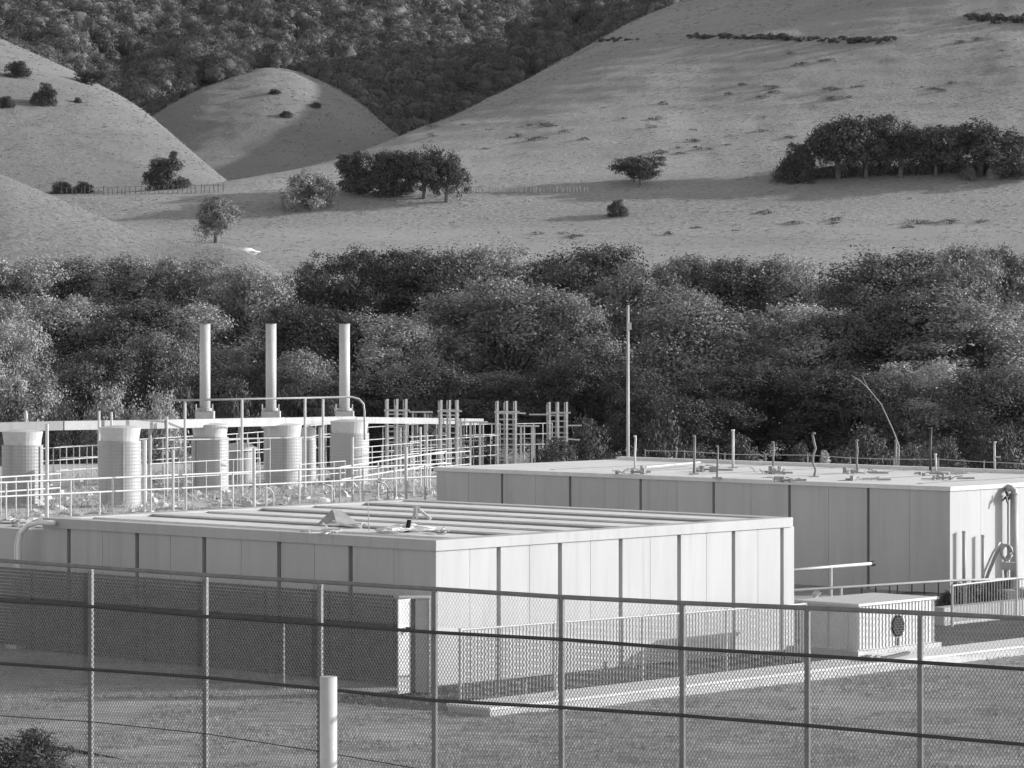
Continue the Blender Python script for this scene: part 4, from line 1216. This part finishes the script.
# ------------------------------------------------------------------ chain-link fence in front
def fence_pt(px):
    """plan point where the sight line px meets the fence line"""
    a = (px-512)/F; y = 50.8/(1+.68*a); return a*y, y
posts = [(-30,0),(90,568),(205,575.5),(320,582.5),(435,589.5),(562,597),(683,604),(808,608.5),(921,613.5),(1050,620)]
tops = [(-40,558),(0,560.5),(90,567),(205,575),(320,582),(435,589),(562,597),(683,603),(808,608),(921,613),(1060,620)]
r2 = [(-40,598),(0,600.5),(90,606),(205,616),(320,624),(435,632),(562,639),(683,648),(808,655),(921,662),(1060,671)]
r3 = [(-40,660),(0,663),(90,669),(205,677),(320,688),(435,700),(562,707),(683,715),(808,725),(921,735),(1060,747)]
r4 = [(-40,713),(0,716),(90,722),(205,734),(320,752),(435,772),(562,790),(683,800),(808,812),(921,822),(1060,835)]
def fz_(px, tab):
    py = np.interp(px, [a for a,b in tab], [b for a,b in tab]); x, y = fence_pt(px)
    return Vector((x, y, CH+(HZ-py)/F*y))
f0 = fz_(512, tops)
x_, y_ = fence_pt(512)
fence = thing('chain_link_fence', (x_, y_, float(near_z(x_,y_))), 'chain-link fence with three pipe rails across the whole foreground', 'fence')
fd = (Vector((*fence_pt(1060),0))-Vector((*fence_pt(-40),0))).normalized(); fn = Vector((-fd.y, fd.x, 0))
if fn.y < 0: fn = -fn
pxs = [-40]+[p[0] for p in posts[1:]]+[1060]
MB().tube([fz_(p,tops) for p in [-40,0]+[q[0] for q in posts[1:-1]]+[1060]], .034, 10).build('top_rail', M['post'], fence, smooth=True)
for tab in (r2, r3):
    pts = [fz_(p,tab)-fn*.055 for p in [-40,0]+[q[0] for q in posts[1:-1]]+[1060]]
    MB().tube(pts, .026, 8).build('rail', M['steeld'], fence, smooth=True)
MB().tube([fz_(p,r4)+fn*.03 for p in [-40,0]+[q[0] for q in posts[1:-1]]+[1060]], .008, 5).build('tension_wire', M['steeld'], fence)
for px, py in posts:
    p_ = fz_(px, tops); g = float(near_z(p_.x,p_.y))-.2
    yo = .13 if px < 400 else .0
    MB().obox((p_.x-.05,p_.y+yo+.01,g), (.060,-.018,0), (.030,.055,0), (0,0,p_.z-.03-g)).build('post', M['post'], fence)
    MB().bar((p_.x,p_.y+.06,p_.z-.06),(p_.x,p_.y-.01,p_.z), .05).build('clamp', M['steel'], fence)
# mesh: two families of slanting wires, in the fence's plane, hung from the top rail
A = Vector((*fence_pt(-40),0)); B = Vector((*fence_pt(1060),0)); Lf = (B-A).length
sl = np.linspace(-40,1060,200); along = np.array([ (Vector((*fence_pt(p),0))-A).length for p in sl]); zt_ = np.array([fz_(p,tops).z for p in sl])
def ztop(s): return float(np.interp(s, along, zt_))
PW, PH = .054, .086; Hm = 4.0
verts = []; quads = []
def wire(s0, z0, s1, z1, off, w=.0026):
    global verts, quads
    n = len(verts)
    pts_ = []
    seg = 4
    for i in range(seg+1):
        k = i/seg; s = s0+(s1-s0)*k; dz = z0+(z1-z0)*k
        p_ = A+fd*s+fn*off; p_.z = ztop(s)-dz
        pts_.append(p_)
    d_ = (pts_[-1]-pts_[0]).normalized(); side = d_.cross(fn).normalized()
    for p_ in pts_:
        for q_ in ((side*w),(fn*w),(-side*w),(-fn*w)): verts.append(tuple(p_+q_))
    for i in range(seg):
        for k in range(4):
            quads.append((n+i*4+k, n+i*4+(k+1)%4, n+(i+1)*4+(k+1)%4, n+(i+1)*4+k))
r2z = np.array([(fz_(p,tops).z-fz_(p,r2).z) for p in sl])
def mesh_panel(name, m, ztopf, h, w, off0):
    """two families of slanting wires hung from the curve ztopf down by h"""
    global verts, quads, ztop
    verts, quads = [], []; ztop = ztopf
    run = h*PW/PH; k = -run
    while k < Lf+run:
        for sgn, off in ((1,-.004),(-1,.004)):
            a, b = (k, k+run) if sgn > 0 else (k+run, k)
            z0, z1 = 0., h
            if max(a,b) < 0 or min(a,b) > Lf: continue
            if a < 0: z0 = h*(0-a)/(b-a); a = 0
            elif a > Lf: z0 = h*(Lf-a)/(b-a); a = Lf
            if b < 0: z1 = z0+(h-z0)*(0-a)/(b-a); b = 0
            elif b > Lf: z1 = z0+(h-z0)*(Lf-a)/(b-a); b = Lf
            wire(a, z0, b, z1, off+off0, w)
        k += PW
    me = raw_mesh(name, np.array(verts)-np.array(fence.location), quads, m)
    o = bpy.data.objects.new(name, me); COL.objects.link(o); o.parent = fence
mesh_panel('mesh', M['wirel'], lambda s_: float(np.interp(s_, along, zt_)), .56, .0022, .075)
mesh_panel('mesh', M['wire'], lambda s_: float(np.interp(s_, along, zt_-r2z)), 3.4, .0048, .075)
# bollard
bx, by = X(328.5,48), 48.0; zt = CH+(HZ-677)/F*by; gb = float(near_z(bx,by))
b = Vector((bx,by,gb-.2)); t = thing('bollard', b, 'thick white steel pipe post standing in front of the mesh fence', 'bollard')
MB().tube([b, Vector((bx,by,zt))], .118, 28).build('pipe', M['steelw'], t, smooth=True)
MB().lathe([(.119,0),(.118,.006),(.06,.012)], 28, (bx,by,zt)).build('cap', M['steel'], t)
# hose on the ground
pts = [Vector((X(px,Gd(py,.03)), Gd(py,.03), .03)) for px,py in ((20,742),(33,745),(70,750),(110,758),(150,768),(180,776))]
tag(MB().tube(pts, .035, 7).build('hose', M['dark'], None, pts[0], True), 'black hose lying on the grass in the lower left', 'hose')

# grass tufts in the yard
r = np.random.default_rng(8); n = 26000
gy_ = 57 + r.uniform(0,1,n)**1.4*26; gx_ = (r.uniform(-40,1064,n)-512)/F*gy_
loc = np.stack([gx_, gy_], 1)
rel = loc - np.array([SC.x, SC.y]); uu = rel@np.array([U.x,U.y]); vv = rel@np.array([V.x,V.y])
rt = loc - np.array([N1.x, N1.y]); ut = rt@np.array([U.x,U.y]); vt = rt@np.array([V.x,V.y])
ok = ~((uu > -.05) & (uu < 2.0) & (vv > -.05)) & ~((ut > -.1) & (ut < 20) & (vt > -.15)) & (vnoise(gx_*.5, gy_*.9, 3) > -.22)
loc = loc[ok]
base = np.concatenate([loc, near_z(loc[:,0], loc[:,1])[:,None]], 1)
v, q = blades(base, len(base), .03, .11, .010, 5, .9, 4)
o = bpy.data.objects.new('grass', raw_mesh('grass', v, q, M['blade'])); COL.objects.link(o)
tag(o, 'short tufted grass covering the yard', 'grass', kind='stuff')

# ------------------------------------------------------------------ light, sky, camera
EL, AZ = math.radians(15.3), math.radians(9)     # sun from the right, slightly beyond square
sd = Vector((math.cos(EL)*math.cos(AZ), math.cos(EL)*math.sin(AZ), math.sin(EL)))
sl = bpy.data.lights.new('sun', 'SUN'); sl.energy = 2.85; sl.angle = math.radians(.53); sl.color = (1,1,1)
so = bpy.data.objects.new('sun', sl); COL.objects.link(so); so.location = (60,0,60)
so.rotation_euler = sd.to_track_quat('Z','Y').to_euler()
w = bpy.data.worlds.new('World'); scene.world = w; w.use_nodes = True
nt = w.node_tree; bg = nt.nodes['Background']
sky = nt.nodes.new('ShaderNodeTexSky'); sky.sky_type = 'NISHITA'; sky.sun_disc = False
sky.sun_elevation = EL; sky.sun_rotation = math.atan2(sd.x, sd.y)
bw = nt.nodes.new('ShaderNodeRGBToBW')           # black-and-white photograph: neutral sky light
nt.links.new(sky.outputs[0], bw.inputs[0]); nt.links.new(bw.outputs[0], bg.inputs['Color'])
bg.inputs['Strength'].default_value = .142
hb = MB().box(-700,700,-30,1480,-1.5,330)
hm = bpy.data.materials.new('haze_air'); hm.use_nodes = True; hn = hm.node_tree
for nd in list(hn.nodes):
    if nd.type == 'BSDF_PRINCIPLED': hn.nodes.remove(nd)
pv = hn.nodes.new('ShaderNodeVolumePrincipled'); pv.inputs['Color'].default_value = (.9,.9,.9,1); pv.inputs['Density'].default_value = 1.8e-5
hn.links.new(pv.outputs[0], hn.nodes['Material Output'].inputs['Volume'])
ho = hb.build('haze', hm, None, (0,0,0)); ho['kind'] = 'stuff'
scene.cycles.volume_bounces = 0
cam = bpy.data.cameras.new('camera'); co = bpy.data.objects.new('camera', cam); COL.objects.link(co)
co.location = (0,0,CH); co.rotation_euler = (math.radians(90),0,0)
cam.sensor_width = 36; cam.lens = 36*F/1024; cam.shift_y = -(384-HZ)/1024
cam.clip_start = .5; cam.clip_end = 6000
scene.camera = co
vs = scene.view_settings
vs.view_transform = 'Standard'; vs.look = 'None'; vs.gamma = 1; vs.use_curve_mapping = False; vs.exposure = 0.84
scene.cycles.max_bounces = 6; scene.cycles.diffuse_bounces = 3; scene.cycles.transparent_max_bounces = 4
